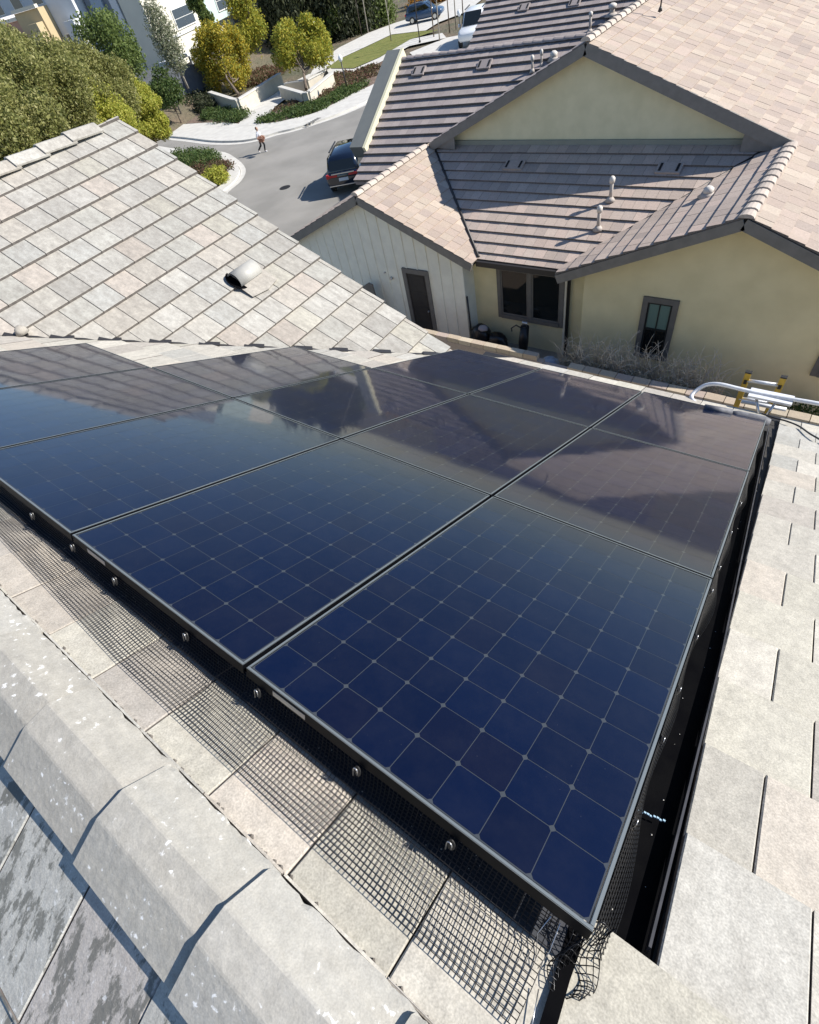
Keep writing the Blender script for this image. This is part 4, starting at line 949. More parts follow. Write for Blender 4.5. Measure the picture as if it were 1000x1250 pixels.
# bare dry shrubs
def twigs(name, c, R, n, label, seed, h=2.1):
    r = random.Random(seed); b = MB()
    for i in range(n):
        p = Vector((c[0] + r.uniform(-.25, .25) * R, c[1] + r.uniform(-.25, .25) * R, c[2])); d = Vector((r.uniform(-1, 1) * R, r.uniform(-.5, .5) * R, h * r.uniform(.5, 1.05)))
        m1 = p + d * .5 + Vector((r.uniform(-.12, .12), r.uniform(-.12, .12), .1)); e_ = p + d; b.tube([p, m1, e_], [.014, .010, .005], 4, False, False)
        for k in range(5):
            s = m1.lerp(e_, r.random()); v = Vector((r.uniform(-1, 1), r.uniform(-1, 1), r.uniform(0, 1.2))) * .28; b.tube([s, s + v * .6 + Vector((0, 0, .05)), s + v], [.006, .005, .003], 3, False, False)
    o = b.build(name, m_twig); return tag(o, label, 'shrub', 'bare dry shrubs along the tan wall')
for i, (x, y, R_, n_, h_, lab) in enumerate(((-4.55,11.2,.45,60,1.5,'small bare shrub at the foot of the black downpipe'), (-3.75,11.2,.7,90,1.75,'bare twiggy shrub left of the small green window'), (-2.85,11.2,.8,100,1.7,'bare twiggy shrub below the small green window'), (-2.0,11.3,.7,90,1.75,'bare twiggy shrub right of the small green window'), (-1.35,11.3,.6,40,1.7,'sparse bare shrub at the right end of the row with a long leaning twig'))):
    twigs('bare_shrub', (x, y, NG), R_, n_, lab, 80 + i, h_)
cover_b = leaves('weeds', [((x, 10.9, NG + .9), (.5, .3, .5)) for x in (-4.4,-3.6,-2.8,-2.0)], leaf_mat('dry_weeds', [(.42,.37,.28),(.52,.46,.36),(.32,.30,.2)]), 4500, .06, 'dry weeds between the shrubs behind the tan wall', 'weeds', kind='stuff', seed=90)
leaves('shrub', [((.9, 11.9, NG + .35), (.45, .3, .35)), ((-.3, 11.9, NG + .25), (.25, .25, .25))], l_hedge, 1500, .07, 'small green plant beside the wall to the right of the ladder', 'shrub', seed=91)
# black sacks, folded cart, white-blue bag
def lump(name, c, R, mat, label, cat, seed):
    bm = bmesh.new(); bmesh.ops.create_icosphere(bm, subdivisions=3, radius=1)
    for v in bm.verts:
        s = 1 + .22 * noise.noise(v.co * 1.7 + Vector((seed, 0, 0))) + .08 * noise.noise(v.co * 5 + Vector((seed, 3, 0))); v.co = Vector((v.co.x * R[0] * s, v.co.y * R[1] * s, max(v.co.z, -.7) * R[2] * s))
    me = D.meshes.new(name); bm.to_mesh(me); bm.free(); me.shade_smooth(); me.materials.append(mat); o = D.objects.new(name, me); COL.objects.link(o); o.location = c; return tag(o, label, cat)
m_sack = base_mat('black_plastic', (.012,.012,.014), .35)
lump('rubbish_sack', (-8.05,12.3,NG+.45), (.33,.28,.42), m_sack, 'black sack against the corner of the cream wall', 'sack', 1)
lump('rubbish_sack', (-7.45,12.3,NG+.38), (.34,.26,.34), m_sack, 'second black sack, right of the one in the wall corner', 'sack', 2)
lump('cloth_heap', (-7.85,12.15,NG+.88), (.17,.12,.08), base_mat('pale_cloth', (.35,.32,.33), .9), 'pale cloth lying on top of the black sacks', 'cloth', 3)
b = MB(); b.tube([(-8.35,12.25,NG),(-8.42,12.3,NG+1.75)], .03, 8); tag(b.build('pole', m_gutter), 'black pole leaning in the corner beside the cream wall', 'pole')
t = empty('golf_cart_bag', (-6.5,12.2,NG), 'black upright golf bag on a folding trolley under the double window', 'golf bag')
b = MB(); b.tube([(-6.6,12.35,NG+.12),(-6.6,12.4,NG+.5),(-6.6,12.5,NG+.98)], [.12,.15,.13], 12); b.build('bag', m_sack, t)
b = MB(); b.tube([(-6.62,12.4,NG+.95),(-6.78,12.3,NG+1.1),(-6.92,12.25,NG+1.0),(-6.9,12.25,NG+.9)], .02, 8); b.build('handle', m_gutter, t)
for s in (-1, 1):
    b = MB(); b.tube([(-6.6+s*.18,12.3,NG+.12),(-6.6+s*.22,12.3,NG+.12)], .12, 14, False); b.build('wheel', m_rub, t)
b = MB()
for k in range(4): b.tube([(-6.66+.04*k,12.5,NG+.95),(-6.68+.045*k,12.52,NG+1.12)], [.012,.022], 6)
b.build('club_head', m_steel, t)
lump('plastic_bag', (-5.5,12.0,NG+.30), (.28,.18,.16), noise_mat('white_blue_plastic', (.62,.66,.7), (.25,.36,.55), 5, rough=.4), 'white and blue plastic bag at the foot of the downpipe', 'bag', 5)
# dark gate leaning in front of cream wing
b = MB(); b.prism([(-12.35,11.9,NG),(-11.75,11.9,NG),(-11.85,11.9,-6.55),(-12.0,11.9,-6.5),(-12.45,11.9,-6.75)], (0,.06,0)); tag(b.build('side_gate', m_trim), 'grey-brown wooden side gate end before the cream sided wall', 'gate')

# ================================================================== OUR HOUSE
th = math.atan(.5); cs, sn = math.cos(th), math.sin(th)
def PP(x, s, d=0.0):       # point on array frame: x, distance downslope, depth below the panel glass plane
    return Vector((x, s * cs - d * sn, -s * sn - d * cs))
NP = Vector((0, sn, cs))
UD = Vector((0, cs, -sn)); UA = Vector((1, 0, 0))
hs = empty('tiled_house', (-3, 2, -8.4), 'pale concrete tiled roof in the foreground carrying the solar panels', 'house')
RT = Roofer(hs, m_tile)
O = PP(0, 0, .175)
E0, EXH = .107, .343
xe = lambda s: .125 - max(0, s - 1.2) * .019          # right edge of the black channel
Sv = lambda s: s
covered = []
UPI, VPI = 1.062, 1.571
rows = [5, 4, 3]
def skip(cx, cy, P):
    # fully under the array?
    for j, nmax in enumerate(rows):
        if all((-nmax * UPI + .05 < p[0] < .0) and (j * VPI + (.12 if j == 0 else -.1) < p[1] < (j + 1) * VPI + (.1 if j < 2 else -.05)) for p in P): return True
    return False
EAVE = 5.62
# plane (x,s) valley: world y = x + 7.82 + offset -> s
def val(x): return (x + 7.80 + .15 * sn) / cs
hp_front = [(-9, -.30), (2.6, -.30), (2.6, E0), (-9, E0)]
front = [(-6.0, -.262), (2.6, -.262), (2.6, E0), (-6.0, E0)]
right = [[(xe(1.2), E0), (2.6, E0), (2.6, EAVE), (xe(EAVE), EAVE), (xe(1.2), 1.2)]]
def rt(polys, **k): RT.slope(O, UA, UD, polys, E0, EXH, .30, t=.032, gap=.0042, offs=(.12, .0), skip=skip, jit=.0022, **k)
RT.slope(O, UA, UD, [front], -.262, .369, .30, a0=0, stag=0, t=.032, gap=.0042, skip=skip, jit=.0018)
rt(right)
# left of the array up to the valley
sx = [(-7.75, .0 + .06), (-6.0, 0)]
left_poly = [(-6.9, val(-6.9)), (-7.6, max(val(-7.6), .107)), (-7.6, .107), (-5.0, .107), (-3.4, EAVE - .35 if False else 4.9), (-3.55, val(-3.55))]
rt([[(-7.68, .107), (0, .107), (0, EAVE), (-2.84, EAVE), (-7.68, val(-7.68))]])
RT2 = RT
# left wing slope: plane z = -.5x-4.078, falls to +X; ridge at x=-8.5, rake at y=4.48
OL = Vector((-8.5, 4.48, .172 - .026)); udl = Vector((1, 0, -.5)).normalized(); ual = Vector((0, -1, 0))
vy = lambda x: x + 7.80           # valley y for given x
cl = cs
Lp = [(-8.5, 4.48), (-3.42, 4.48), (-8.5, -.7)]
RT.slope(OL, ual, udl, [[(4.48 - y, (x + 8.5) / cl) for x, y in [(-8.5, 4.48), (-3.40, 4.48), (-3.40, vy(-3.40)), (-8.5, vy(-8.5))]]], .02, .348, .30, a0=.05, t=.046, gap=.006, mat=m_tile_l, jit=.003)
# back slope beyond the ridge
OB = Vector((0, -.43, .0475 - .022)); udb = Vector((0, -cs, -sn)); 
RT.slope(OB, UA, udb, [[(-3.4, .085), (1.2, .085), (1.2, .535), (-3.4, .535)]], .085, .45, .306, a0=-.098, stag=0, t=.03, gap=.0045, mat=m_tile_back, jit=.002)
RT.slope(OB, UA, udb, [[(-3.4, .535), (1.2, .535), (1.2, 1.9), (-3.4, 1.9)]], .535, .343, .306, a0=-.25, t=.03, gap=.0045, mat=m_tile_back, jit=.003)
RT.finish(300, 3)
# decks
b = MB(); b.prism([PP(-8, -.36, .19), PP(2.6, -.36, .19), PP(2.6, EAVE - .02, .19), PP(-3.2, EAVE - .02, .19), PP(-8, .45, .19)], -NP * .15)
b.prism([OL + ual * (4.48 - y) + udl * ((x + 8.5) / cl) - Vector((0,0,.015)) for x, y in ((-8.5,4.44),(-3.5,4.44),(-3.5,4.3),(-8.5,-.7))], (0,0,-.15))
b.prism([OB + UA * a + udb * c - Vector((0,0,.012)) for a, c in ((-9,0),(2.6,0),(2.6,2.4),(-9,2.4))], (0,0,-.15))
b.prism([(-8.5,4.44,.14),(-8.5,-3,.14),(-13.4,-3,-2.3),(-13.4,4.44,-2.3)], (0,0,-.15))
b.build('roof_deck', m_under, hs)
# walls of our house
m_ours = noise_mat('beige_stucco', (.42,.38,.30), (.40,.36,.28), 3, bump=.3)
b = MB(); b.box((-3.9,-4.5,-8.4),(2.2,4.4,-2.75)); b.box((-13,-4.5,-8.4),(-3.9,4.1,-2.9)); b.prism([(-12.9,4.1,-2.9),(-4.1,4.1,-2.9),(-8.5,4.1,-.1)], (0,-.2,0)); b.build('wall', m_ours, hs)
b = MB(); b.bar((-8.5,4.42,.03),(-3.5,4.42,-2.47), .05, .2); b.bar((-8.5,4.42,.03),(-13.4,4.42,-2.42), .05, .2); b.build('fascia', m_white, hs)
b = MB(); b.bar(PP(-3.3, EAVE + .03, .24), PP(2.6, EAVE + .03, .24), .12, .12); b.build('gutter', m_gutter, hs)
# hip/ridge caps of left wing (seen on the skyline)
capm = MB()
V = [(-.02,-.17,-.085),(-.02,-.02,.0),(-.02,.02,.0),(-.02,.17,-.085)]
def ridgecap_mesh(L_, name, mat, wid=.17, lift=.028, drop=.085, th_=.018):
    V = []; 
    for x, z in ((-.03, lift), (L_ + .02, 0)):
        for y, zz in ((-wid,-drop),(-.03,.0),(.03,.0),(wid,-drop)): V.append((x, y, zz + z))
        for y, zz in ((-wid,-drop),(-.03,.0),(.03,.0),(wid,-drop)): V.append((x, y * .96, zz + z - th_))
    Fc = [(i, i+1, i+9, i+8) for i in range(3)] + [(i+4, i+12, i+13, i+5) for i in range(3)] + [(i, i+4, i+5, i+1) for i in range(3)] + [(0,8,12,4),(3,7,15,11)]
    me = D.meshes.new(name); me.from_pydata(V, [], Fc); me.materials.append(mat)
    bm = bmesh.new(); bm.from_mesh(me); bmesh.ops.recalc_face_normals(bm, faces=bm.faces); bm.to_mesh(me); bm.free(); return me
me = ridgecap_mesh(.40, 'ridge_cap', m_tile_l)
Mx = Matrix(((0,1,0),(1,0,0),(0,0,1))).transposed().to_4x4()
for i in range(14):
    m_ = Matrix(((0,1,0,-8.5),(1,0,0,4.0 - .4 * i),(0,0,1,.265),(0,0,0,1)))
    m_ = Matrix(((0,-1,0,-8.5),(1,0,0,-1.5 + .4 * i),(0,0,1,.222),(0,0,0,1)))
    link('ridge_cap', me, hs, None, None, m_)
# foreground ridge caps: faceted profile, each overlapping its left neighbour
prof = [(-.2985, -.009), (-.309, .0020), (-.3925, .066), (-.471, .058), (-.580, .002)]
for i in range(-9, 5):
    x0 = -.235 + .40 * i; x1 = x0 + .43
    rnd = random.Random(i + 40); nx = 22; V = []; Fc = []
    for k in range(nx + 1):
        f = k / nx; x = x0 + (x1 - x0) * f; lift = .026 * (1 - f) - .004
        for j, (y, z) in enumerate(prof):
            jy = (rnd.uniform(-.0025, .0025) if j == 0 else 0) ; jx = -(.012 * (j - 2)) if k == 0 else 0
            if j == 0 and rnd.random() < .10: jy -= .005
            V.append((x + jx * .6, y + jy, z + lift )) 
        V.append((x, prof[4][0] + .004, prof[4][1] + lift - .024)); V.append((x, prof[0][0] - .01, prof[0][1] + lift - .022))
    m6 = 7
    for k in range(nx):
        for j in range(7): a = k * 7 + j; c = k * 7 + (j + 1) % 7; Fc.append((a, a + 7, c + 7, c))
    Fc += [tuple(range(6, -1, -1)), tuple(range(nx * 7, nx * 7 + 7))]
    me = D.meshes.new('ridge_cap'); me.from_pydata(V, [], Fc); me.materials.append(m_cap)
    bm = bmesh.new(); bm.from_mesh(me); bmesh.ops.recalc_face_normals(bm, faces=bm.faces)
    bmesh.ops.bevel(bm, geom=[e_ for e_ in bm.edges if abs(e_.verts[0].co.x - e_.verts[1].co.x) > .005 and len(e_.link_faces) == 2 and e_.calc_face_angle(0) > .15 and max(e_.verts[0].co.z, e_.verts[1].co.z) > .03], offset=.003, segments=1, affect='EDGES')
    bm.to_mesh(me); bm.free(); link('ridge_cap', me, hs)
# crumbling mortar line under the caps
V = []; b = MB(); r = random.Random(5)
for k in range(300):
    x = -2.9 + k * .014 + r.uniform(-.004, .004); s = -.253 + r.uniform(-.004, .006); h_ = r.uniform(.002, .007)
    c = PP(x, s, .175 - .012)
    if r.random() < .25: b.add([c + UA * .008, c + UD * .007, c - UA * .008, c - UD * .006, c + NP * (.010 + h_)], [(0,1,4),(1,2,4),(2,3,4),(3,0,4)])
b.build('mortar', noise_mat('mortar_bits', (.10,.09,.08), (.20,.18,.16), 40), hs, 'stuff')
# black flashing channel to the right of the array
V = []; Fc = []; b = MB()
ss = [.127, .5, 1.2, 2.2, 3.2, 4.2, 5.05]
for s in ss: V += [PP(-.35, s, .178), PP(xe(s) + .012, s, .178)]
# front edge is cut square
for i in range(len(ss) - 1): Fc.append((2*i, 2*i+1, 2*i+3, 2*i+2))
mesh('channel_flashing', V, Fc, m_flash, hs)
b = MB()
for i in range(len(ss) - 1): b.bar(PP(xe(ss[i]) - .004, ss[i], .152), PP(xe(ss[i+1]) - .004, ss[i+1], .152), .006, .032, NP)
b.build('flashing_lip', m_lip, hs)
b = MB(); rr_ = random.Random(3)
for k in range(26):
    c = PP(rr_.uniform(.01, .1), .15 + rr_.random() ** 1.5 * 4, .176); a = rr_.uniform(.001, .003); b.add([c + UA*a, c + UD*a, c - UA*a, c - UD*a, c + NP*a], [(0,1,4),(1,2,4),(2,3,4),(3,0,4)])
for k in range(120):
    c = PP(rr_.uniform(-2.6, .0), rr_.uniform(-.01, .06), .1405); a = rr_.uniform(.0008, .0025); b.add([c + UA*a, c + UD*a, c - UA*a, c - UD*a, c + NP*a], [(0,1,4),(1,2,4),(2,3,4),(3,0,4)])
b.build('grit', m_conc, hs, 'stuff')
mesh('edge_shadow_sheet', [PP(-5.3,-.013,.1415), PP(-.012,-.013,.1415), PP(-.012,.128,.1415), PP(-5.3,.128,.1415)], [(0,1,2,3)], noise_mat('edge_shadow_navy', (.03,.034,.042), (.05,.052,.06), 9, rough=.8, bump=.2), hs)  # sheet added over the front tiles, coloured as the panels' shadow band
mesh('dark_seam_strip', [PP(-.034,.06,.1395), PP(-.004,.06,.1395), PP(.014,-.255,.1395), PP(-.016,-.255,.1395)], [(0,1,2,3)], m_flash, hs)  # black strip added over the tiles in place of a wide dark gap
# valley clips
for i, q in enumerate(((28,409,1),(90,411,0),(148,413.5,0),(206,416.5,0),(262,419.5,0),(312,422.5,0),(372,425,0),(415,427,0),(475,428,0),(519,434,0))):
    d = ray(q[0], q[1]); t_ = np.dot(NP, np.array(PP(0,0,.15)) - CAM) / np.dot(NP, d); c = Vector(CAM + d * t_)
    c = Vector((c.x, c.x + 7.80 + .0, 0)); c.z = -.5 * c.x - 4.078 + .0
    v_ = Vector((1, 1, -.5)).normalized()
    b = MB(); b.bar(c - v_ * .10 + Vector((0,0,.012)), c + v_ * .12 + Vector((0,0,.012)), .07, .028); b.build('valley_clip', m_gutter, hs)
b = MB(); a = Vector((-7.7, .10, -.5*-7.7 - 4.078 + .006)); c = Vector((-3.42, 4.38, -.5*-3.42 - 4.078 + .006)); b.bar(a, c, .03, .012); b.build('valley_flashing', m_gutter, hs)
b = MB(); c = Vector((-6.52, 1.28, -.5*-6.52-4.03)); b.tube([c, c + Vector((0,0,.05)), c + Vector((0,0,.08))], [.07, .055, .02], 10); b.build('vent_cap', m_tile_l, hs)
# barrel roof vent on the left wing
vt = D.objects.new('roof_vent', None)
cx_, cy_ = -5.70, 3.52; base = Vector((cx_, cy_, -.5 * cx_ - 4.078 + .02)); nl = Vector((.5, 0, 1)).normalized(); dl = Vector((1, 0, -.5)).normalized(); yl = Vector((0, 1, 0))
b = MB(); b.prism([base + dl * u + yl * v + nl * .012 for u, v in ((-.14,-.18),(.30,-.18),(.34,.05),(.30,.25),(-.14,.25))], nl * .008); ve = b.build('vent_base', m_tile_l, hs)
b = MB(); V = []; Fc = []; n_ = 12
for k, y in enumerate((-.16, .19)):
    for i in range(n_ + 1):
        an = math.pi * i / n_; 
        for r_ in (.112, .105): V.append(base + yl * y + dl * (math.cos(an) * r_ - .0) + nl * (math.sin(an) * r_ * .85 + .03))
m2 = (n_ + 1) * 2
for i in range(n_):
    a = 2 * i; Fc += [(a, a+2, a+2+m2, a+m2), (a+1, a+1+m2, a+3+m2, a+3), (a, a+1, a+3, a+2), (a+m2, a+2+m2, a+3+m2, a+1+m2)]
b.add(V, Fc, True); b.build('vent_hood', m_vent, hs)
b = MB(); b.prism([base + dl * math.cos(math.pi*i/10) * .102 + nl * (math.sin(math.pi*i/10) * .086 + .026) + yl * -.06 for i in range(11)], yl * .02); b.build('vent_interior', m_black, hs)
b = MB(); b.prism([base + dl * math.cos(math.pi*i/10) * .16 + nl * .022 + yl * (-.12 - math.sin(math.pi*i/10) * .11) for i in range(11)], nl * .004); b.build('vent_apron', m_flash, hs)

# ================================================================== SOLAR PANELS
PW, PL, FH = 1.046, 1.559, .038
def frame_mesh():
    b = MB(); f = .009
    # local coords x across (right positive), y downslope, z normal; origin top-right-near corner region 0..-PW, 0..PL
    b.box((-PW, 0, -FH), (0, f, 0)); b.box((-PW, PL - f, -FH), (0, PL, 0)); b.box((-PW, f, -FH), (-PW + f, PL - f, 0)); b.box((-f, f, -FH), (0, PL - f, 0))
    me = D.meshes.new('frame'); me.from_pydata(b.V, [], b.F); me.materials.append(m_frame); me.materials.append(m_ftop)
    bm = bmesh.new(); bm.from_mesh(me); bmesh.ops.recalc_face_normals(bm, faces=bm.faces); bmesh.ops.bevel(bm, geom=[e_ for e_ in bm.edges if all(v.co.z > -.001 for v in e_.verts)], offset=.0014, segments=2, affect='EDGES')
    for f_ in bm.faces:
        if f_.normal.z > .3: f_.material_index = 1
    bm.to_mesh(me); bm.free(); return me
fm = frame_mesh()
bsm = D.meshes.new('backsheet'); bsm.from_pydata([(-PW+.011,.011,-.0025),(-.011,.011,-.0025),(-.011,PL-.011,-.0025),(-PW+.011,PL-.011,-.0025)], [], [(0,1,2,3)]); bsm.materials.append(m_back)
cw, ch = (PW - .026) / 8, (PL - .026) / 12
def cell_mesh():
    g_ = .0011; c = .0075; w_, h_ = cw / 2 - g_, ch / 2 - g_
    P = [(-w_+c,-h_),(w_-c,-h_),(w_,-h_+c),(w_,h_-c),(w_-c,h_),(-w_+c,h_),(-w_,h_-c),(-w_,-h_+c)]
    me = D.meshes.new('cell'); me.from_pydata([(x, y, 0) for x, y in P], [], [tuple(range(8))]); me.materials.append(m_cell); return me
cm = cell_mesh()
RM = Matrix((UA, UD, NP)).transposed().to_4x4()
rown = ['row nearest the ridge', 'middle row', 'row nearest the gutter']; coln = ['rightmost, beside the black channel', 'second from the channel', 'third from the channel', 'fourth from the channel', 'fifth from the channel']
for j, nmax in enumerate(rows):
    for i in range(nmax):
        t = D.objects.new('solar_panel', None); COL.objects.link(t); t.empty_display_size = .1
        m_ = RM.copy(); m_.translation = PP(-i * UPI, j * VPI, 0); t.matrix_world = m_
        tag(t, 'black framed solar panel, ' + rown[j] + ', ' + coln[i], 'solar panel', 'solar panels on the tiled roof')
        for nm, me in (('frame', fm), ('backsheet', bsm)):
            o = D.objects.new(nm, me); COL.objects.link(o); o.parent = t
        for a in range(8):
            for c in range(12):
                o = D.objects.new('cell', cm); COL.objects.link(o); o.parent = t; o.location = (-.013 - cw * (a + .5), .013 + ch * (c + .5), -.0020)
        if j == 0:
            b = MB(); b.box((-.93, -.0015, -.030), (-.80, 0, -.012)) ; me = D.meshes.new('serial_sticker'); me.from_pydata(b.V, [], b.F); me.materials.append(m_steel); o = D.objects.new('serial_sticker', me); COL.objects.link(o); o.parent = t
# mounting rails and feet under the array
for k, (s0, nn) in enumerate(((.35,5),(1.25,5),(1.95,4),(2.8,4),(3.5,3),(4.35,3))):
    b = MB(); b.bar(PP(-nn * UPI + .1, s0, FH + .028), PP(-.03, s0, FH + .028), .04, .05, NP)
    for q in range(nn + 1): b.bar(PP(-.15 - q * (nn * UPI - .4) / nn, s0, FH + .05), PP(-.15 - q * (nn * UPI - .4) / nn, s0, .175), .05, .05, (0,1,0))
    tag(b.build('mounting_rail', m_frame), ['dark mounting rail under the front row, closer to the ridge','dark mounting rail under the front row, farther from the ridge','dark rail under the middle row, closer to the ridge','dark rail under the middle row, farther from the ridge','dark rail under the gutter row, closer to the ridge','dark rail under the gutter row, at the gutter side'][k], 'rail')
# ------------------------------------------------------------------ wire mesh guards
def wire_grid(fn, nu, nv, r=.0012):
    """fn(i,j)->Vector; square tubes along both directions"""
    b = MB(); P = [[fn(i, j) for j in range(nv)] for i in range(nu)]
    def run(pts):
        pts = [Vector(p) for p in pts]; V = []; Fc = []
        t = (pts[-1] - pts[0]).normalized(); a = t.cross(NP); 
        if a.length < .1: a = t.cross(UA)
        a.normalize()
        for i, p in enumerate(pts):
            t = (pts[min(i+1, len(pts)-1)] - pts[max(i-1, 0)]).normalized(); a = (a - t * a.dot(t)).normalized(); c = t.cross(a)
            V += [p + a * r, p - a * r * .5 + c * r * .87, p - a * r * .5 - c * r * .87]
        for i in range(len(pts) - 1):
            for k in range(3): k2 = (k + 1) % 3; Fc.append((3*i+k, 3*i+k2, 3*i+3+k2, 3*i+3+k))
        b.add(V, Fc, True)
    for i in range(nu): run(P[i])
    for j in range(nv): run([P[i][j] for i in range(nu)])
    return b
CELL = .0127
def front_prof(u):
    """u = arc length from frame bottom -> (s, d)"""
    pts = [(.004,.030),(-.002,.085),(-.012,.118),(-.035,.134),(-.075,.138),(-.115,.139),(-.150,.138)]
    acc = 0
    for k in range(len(pts) - 1):
        (s0, d0), (s1, d1) = pts[k], pts[k+1]; l = math.hypot(s1 - s0, d1 - d0)
        if u <= acc + l or k == len(pts) - 2: f = (u - acc) / l; return s0 + (s1 - s0) * f, d0 + (d1 - d0) * f
        acc += l
nv = 21; nu = int(3.45 / CELL)
def ff(i, j):
    x = -.06 - i * CELL; s, d = front_prof(j * CELL * 1.0)
    k = j / (nv - 1)
    bx = math.sin(x * 9 + 1) * .006 + math.sin(x * 21 + 2) * .003
    wob = .004 * math.sin(math.pi * k) * math.sin(x * 10.5 + 1.0)
    shrink = .012 * max(0, 1 + x / .9) if False else 0
    edge = .055 * k * min(1, max(0, (-x - 1.5) / 1.3))
    return PP(x + bx * math.sin(math.pi * k), s + wob * .5 + edge, d - abs(math.sin(x * 5.2)) * .014 * math.sin(math.pi * min(1, k * 1.1)))
gt = D.objects.new('wire_guard', None); COL.objects.link(gt); gt.location = (0,0,0); tag(gt, 'black wire mesh guard flaring onto the tiles along the ridge side of the panels', 'wire mesh')
wire_grid(ff, nu, nv).build('wire_mesh', m_wire, gt)
def clip(x, s, d, parent, side=0):
    c = PP(x, s, d)
    ax = -UD if side == 0 else UA
    b = MB(); tn = UA if side == 0 else UD
    b.prism([c + ax * .004 + tn * math.cos(2*math.pi*q/16) * .011 + NP * math.sin(2*math.pi*q/16) * .019 for q in range(16)], ax * .0025); o = b.build('clip', m_disc, parent)
    b = MB()
    pts = [c + ax * .011 + tn * -.009 + NP * -.020]
    for k in range(7): an = math.pi * (1 - k / 6); pts.append(c + ax * .012 + tn * (math.cos(an) * .007 - .002) + NP * (math.sin(an) * .009 + .007))
    pts.append(c + ax * .011 + tn * .004 + NP * -.006)
    b.tube(pts, .0018, 6); b.build('hook', m_steel, o)
for x in (-2.82,-2.46,-2.10,-1.78,-1.34,-.985,-.60,-.315): clip(x, -.004, .055, gt)
gs = D.objects.new('wire_guard', None); COL.objects.link(gs); tag(gs, 'black wire mesh guard hanging in the dark channel at the right side of the panels', 'wire mesh')
def fs(i, j):
    s = .03 + i * CELL; k = j / 8
    x = .004 + .030 * k * (1 + .35 * math.sin(s * 9) + .3 * math.sin(s * 4 + 1)) + .004; d = .045 + .115 * k + .004 * math.sin(s * 14)
    return PP(x, s, d)
wire_grid(fs, int(4.6 / CELL), 9).build('wire_mesh', m_wire, gs)
for s in (.32,.62,.86,1.18,1.55,1.78,2.2,2.65): clip(.006, s, .055, gs, 1)
# crumpled end of the guard at the corner
def fc(i, j):
    u = i / 9; v = j / 12; x = -.035 + u * .075 + .010 * math.sin(v * 7 + u * 3); s = .035 - v * .11 + .03 * u; d = .05 + .095 * min(1, v * 1.6) + .012 * math.sin(u * 9 + v * 5)
    return PP(x, s, d)
gc = D.objects.new('wire_guard', None); COL.objects.link(gc); tag(gc, 'crumpled scrap of wire mesh under the near corner of the solar panels', 'wire mesh')
wire_grid(fc, 10, 13).build('wire_mesh', m_wire, gc)
b = MB(); b.tube([PP(-.075,.0,.05),PP(-.085,-.02,.10),PP(-.07,-.05,.13)], .0009, 6); b.tube([PP(-.055,.0,.05),PP(-.052,-.03,.11),PP(-.060,-.06,.135)], .0009, 6); b.tube([PP(-.045,-.09,.135),PP(-.03,-.16,.142)], .0012, 6); b.build('loose_wire', m_steel, gc)
# blue-white zip tie across the channel
b = MB()
for k in range(9): a = PP(.020 + k * .0078, .437 + k * .002, .150 + .0025 * math.sin(k * 2)); b.bar(a, a + UA * .006, .005, .004, NP)
tag(b.build('cable_tie', base_mat('pale_blue_tie', (.35,.5,.6), .4)), 'pale blue ribbed cable tie lying across the black channel', 'cable tie')

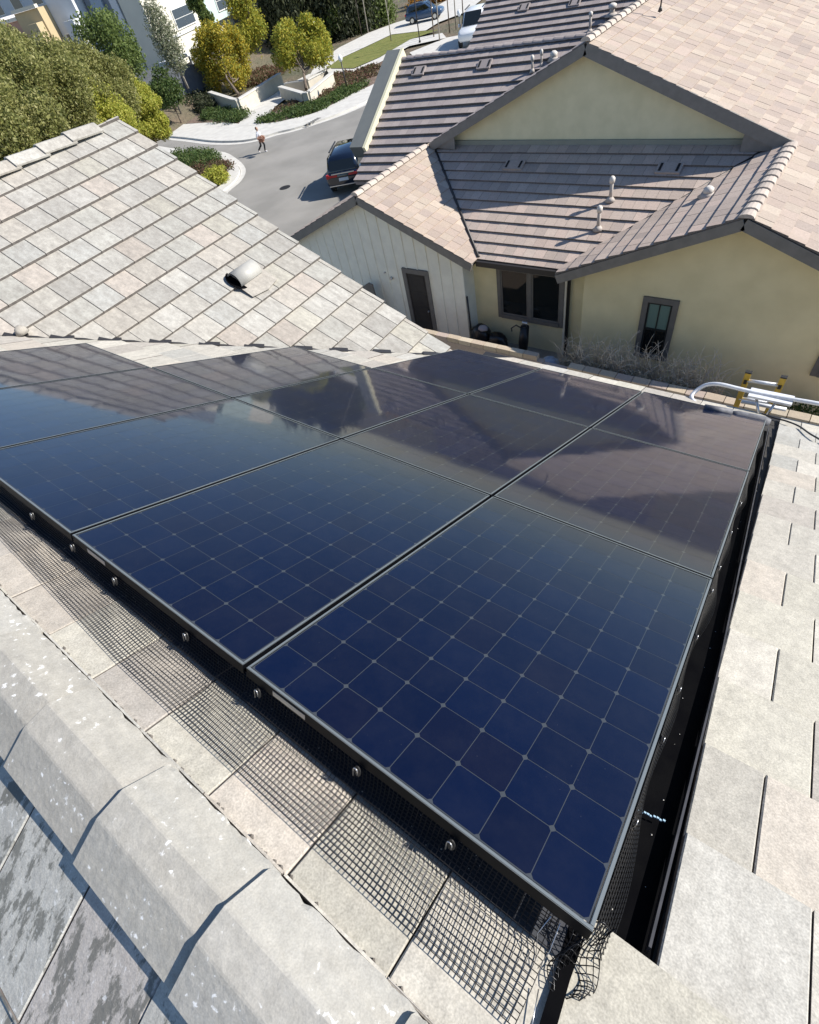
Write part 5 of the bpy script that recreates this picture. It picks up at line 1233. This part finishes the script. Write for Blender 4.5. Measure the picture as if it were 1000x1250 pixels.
# ================================================================== LADDER
t = empty('ladder', (-.1, 6.5, NG), 'yellow fibreglass ladder leaning on the gutter, its rail tips above the eave', 'ladder')
Yl = 5.28
p1 = onY(911, 470, Yl); p2 = onY(950, 478, Yl)
top1 = onY(914, 455, Yl); top2 = onY(957, 461, Yl)
ld = Vector((0, -.25, 1)).normalized()
for tp in (top1, top2):
    b = MB(); b.bar(tp, tp - ld * 6.2, .055, .028, (0,1,0)); b.build('rail', m_yel, t)
    b = MB(); b.bar(tp + ld * .0, tp + ld * .018, .060, .032, (0,1,0)); b.bar(tp - ld * .16, tp - ld * .10, .03, .04, (0,1,0)); b.build('rail_cap', m_rub, t)
for k in range(20):
    a = top1 - ld * (.12 + .305 * k); c = top2 - ld * (.12 + .305 * k); b = MB(); b.tube([a, c], .018, 8); b.build('rung', m_alu, t)
st = empty('ladder_stabilizer', (p1.x, Yl, p1.z), 'aluminium ladder stand-off with curved arm and grey roof pads above the gutter', 'ladder stand-off')
Ys = 5.05
arm = [onY(1060,505,Ys), onY(1000,493,Ys), onY(965,487,Ys), onY(930,481,Ys), onY(900,474,Ys), onY(878,469,Ys), onY(862,470,Ys), onY(850,477,Ys-.05), onY(844,484,Ys-.12), onY(848,491,Ys-.2), onY(858,496,Ys-.24), onY(880,503,Ys-.28), onY(905,508,Ys-.3)]
b = MB(); b.tube(dense(arm, 4), .021, 10); b.build('arm', m_alu, st)
a = onY(915,479,Ys); c = onY(968,490,Ys)
b = MB(); b.bar(a, c, .14, .025); b.build('bracket', m_alu, st)
b = MB(); b.tube([onY(905,490,Ys+.15), onY(960,500,Ys+.15)], .02, 8); b.build('cross_bar', m_alu, st)
for q0_, q1_ in (((923,482),(926,505)),((950,487),(935,508))):
    b = MB(); b.tube([onY(*q0_, Ys), onY(*q1_, Ys - .15)], .014, 8); b.build('strut', m_steel, st)
def roofpt(q, d=.15):
    dd = ray(*q); t_ = np.dot(NP, np.array(PP(0,0,d)) - CAM) / np.dot(NP, dd); return Vector(CAM + dd * t_)
a = roofpt((893,506), .02); c = roofpt((940,516), .02)
b = MB(); b.tube([a, a.lerp(c,.15), a.lerp(c,.85), c], [.035,.045,.045,.03], 12); b.build('roof_pad', m_grey_pad, st)
a = roofpt((860,497), -.01); c = roofpt((893,504), .0)
b = MB(); b.tube([a, c], [.028,.035], 12); b.build('roof_pad', m_grey_pad, st)
# thin dark curved tube on the roof near the ladder
pts = [roofpt(q, .12) for q in ((930,505),(945,510),(960,514),(975,520),(988,529),(1000,536),(1020,548))]
b = MB(); b.tube(dense(pts, 4), .008, 6); tag(b.build('cable', m_gutter), 'thin dark curved line across the tiles at the right end of the gutter', 'cable')
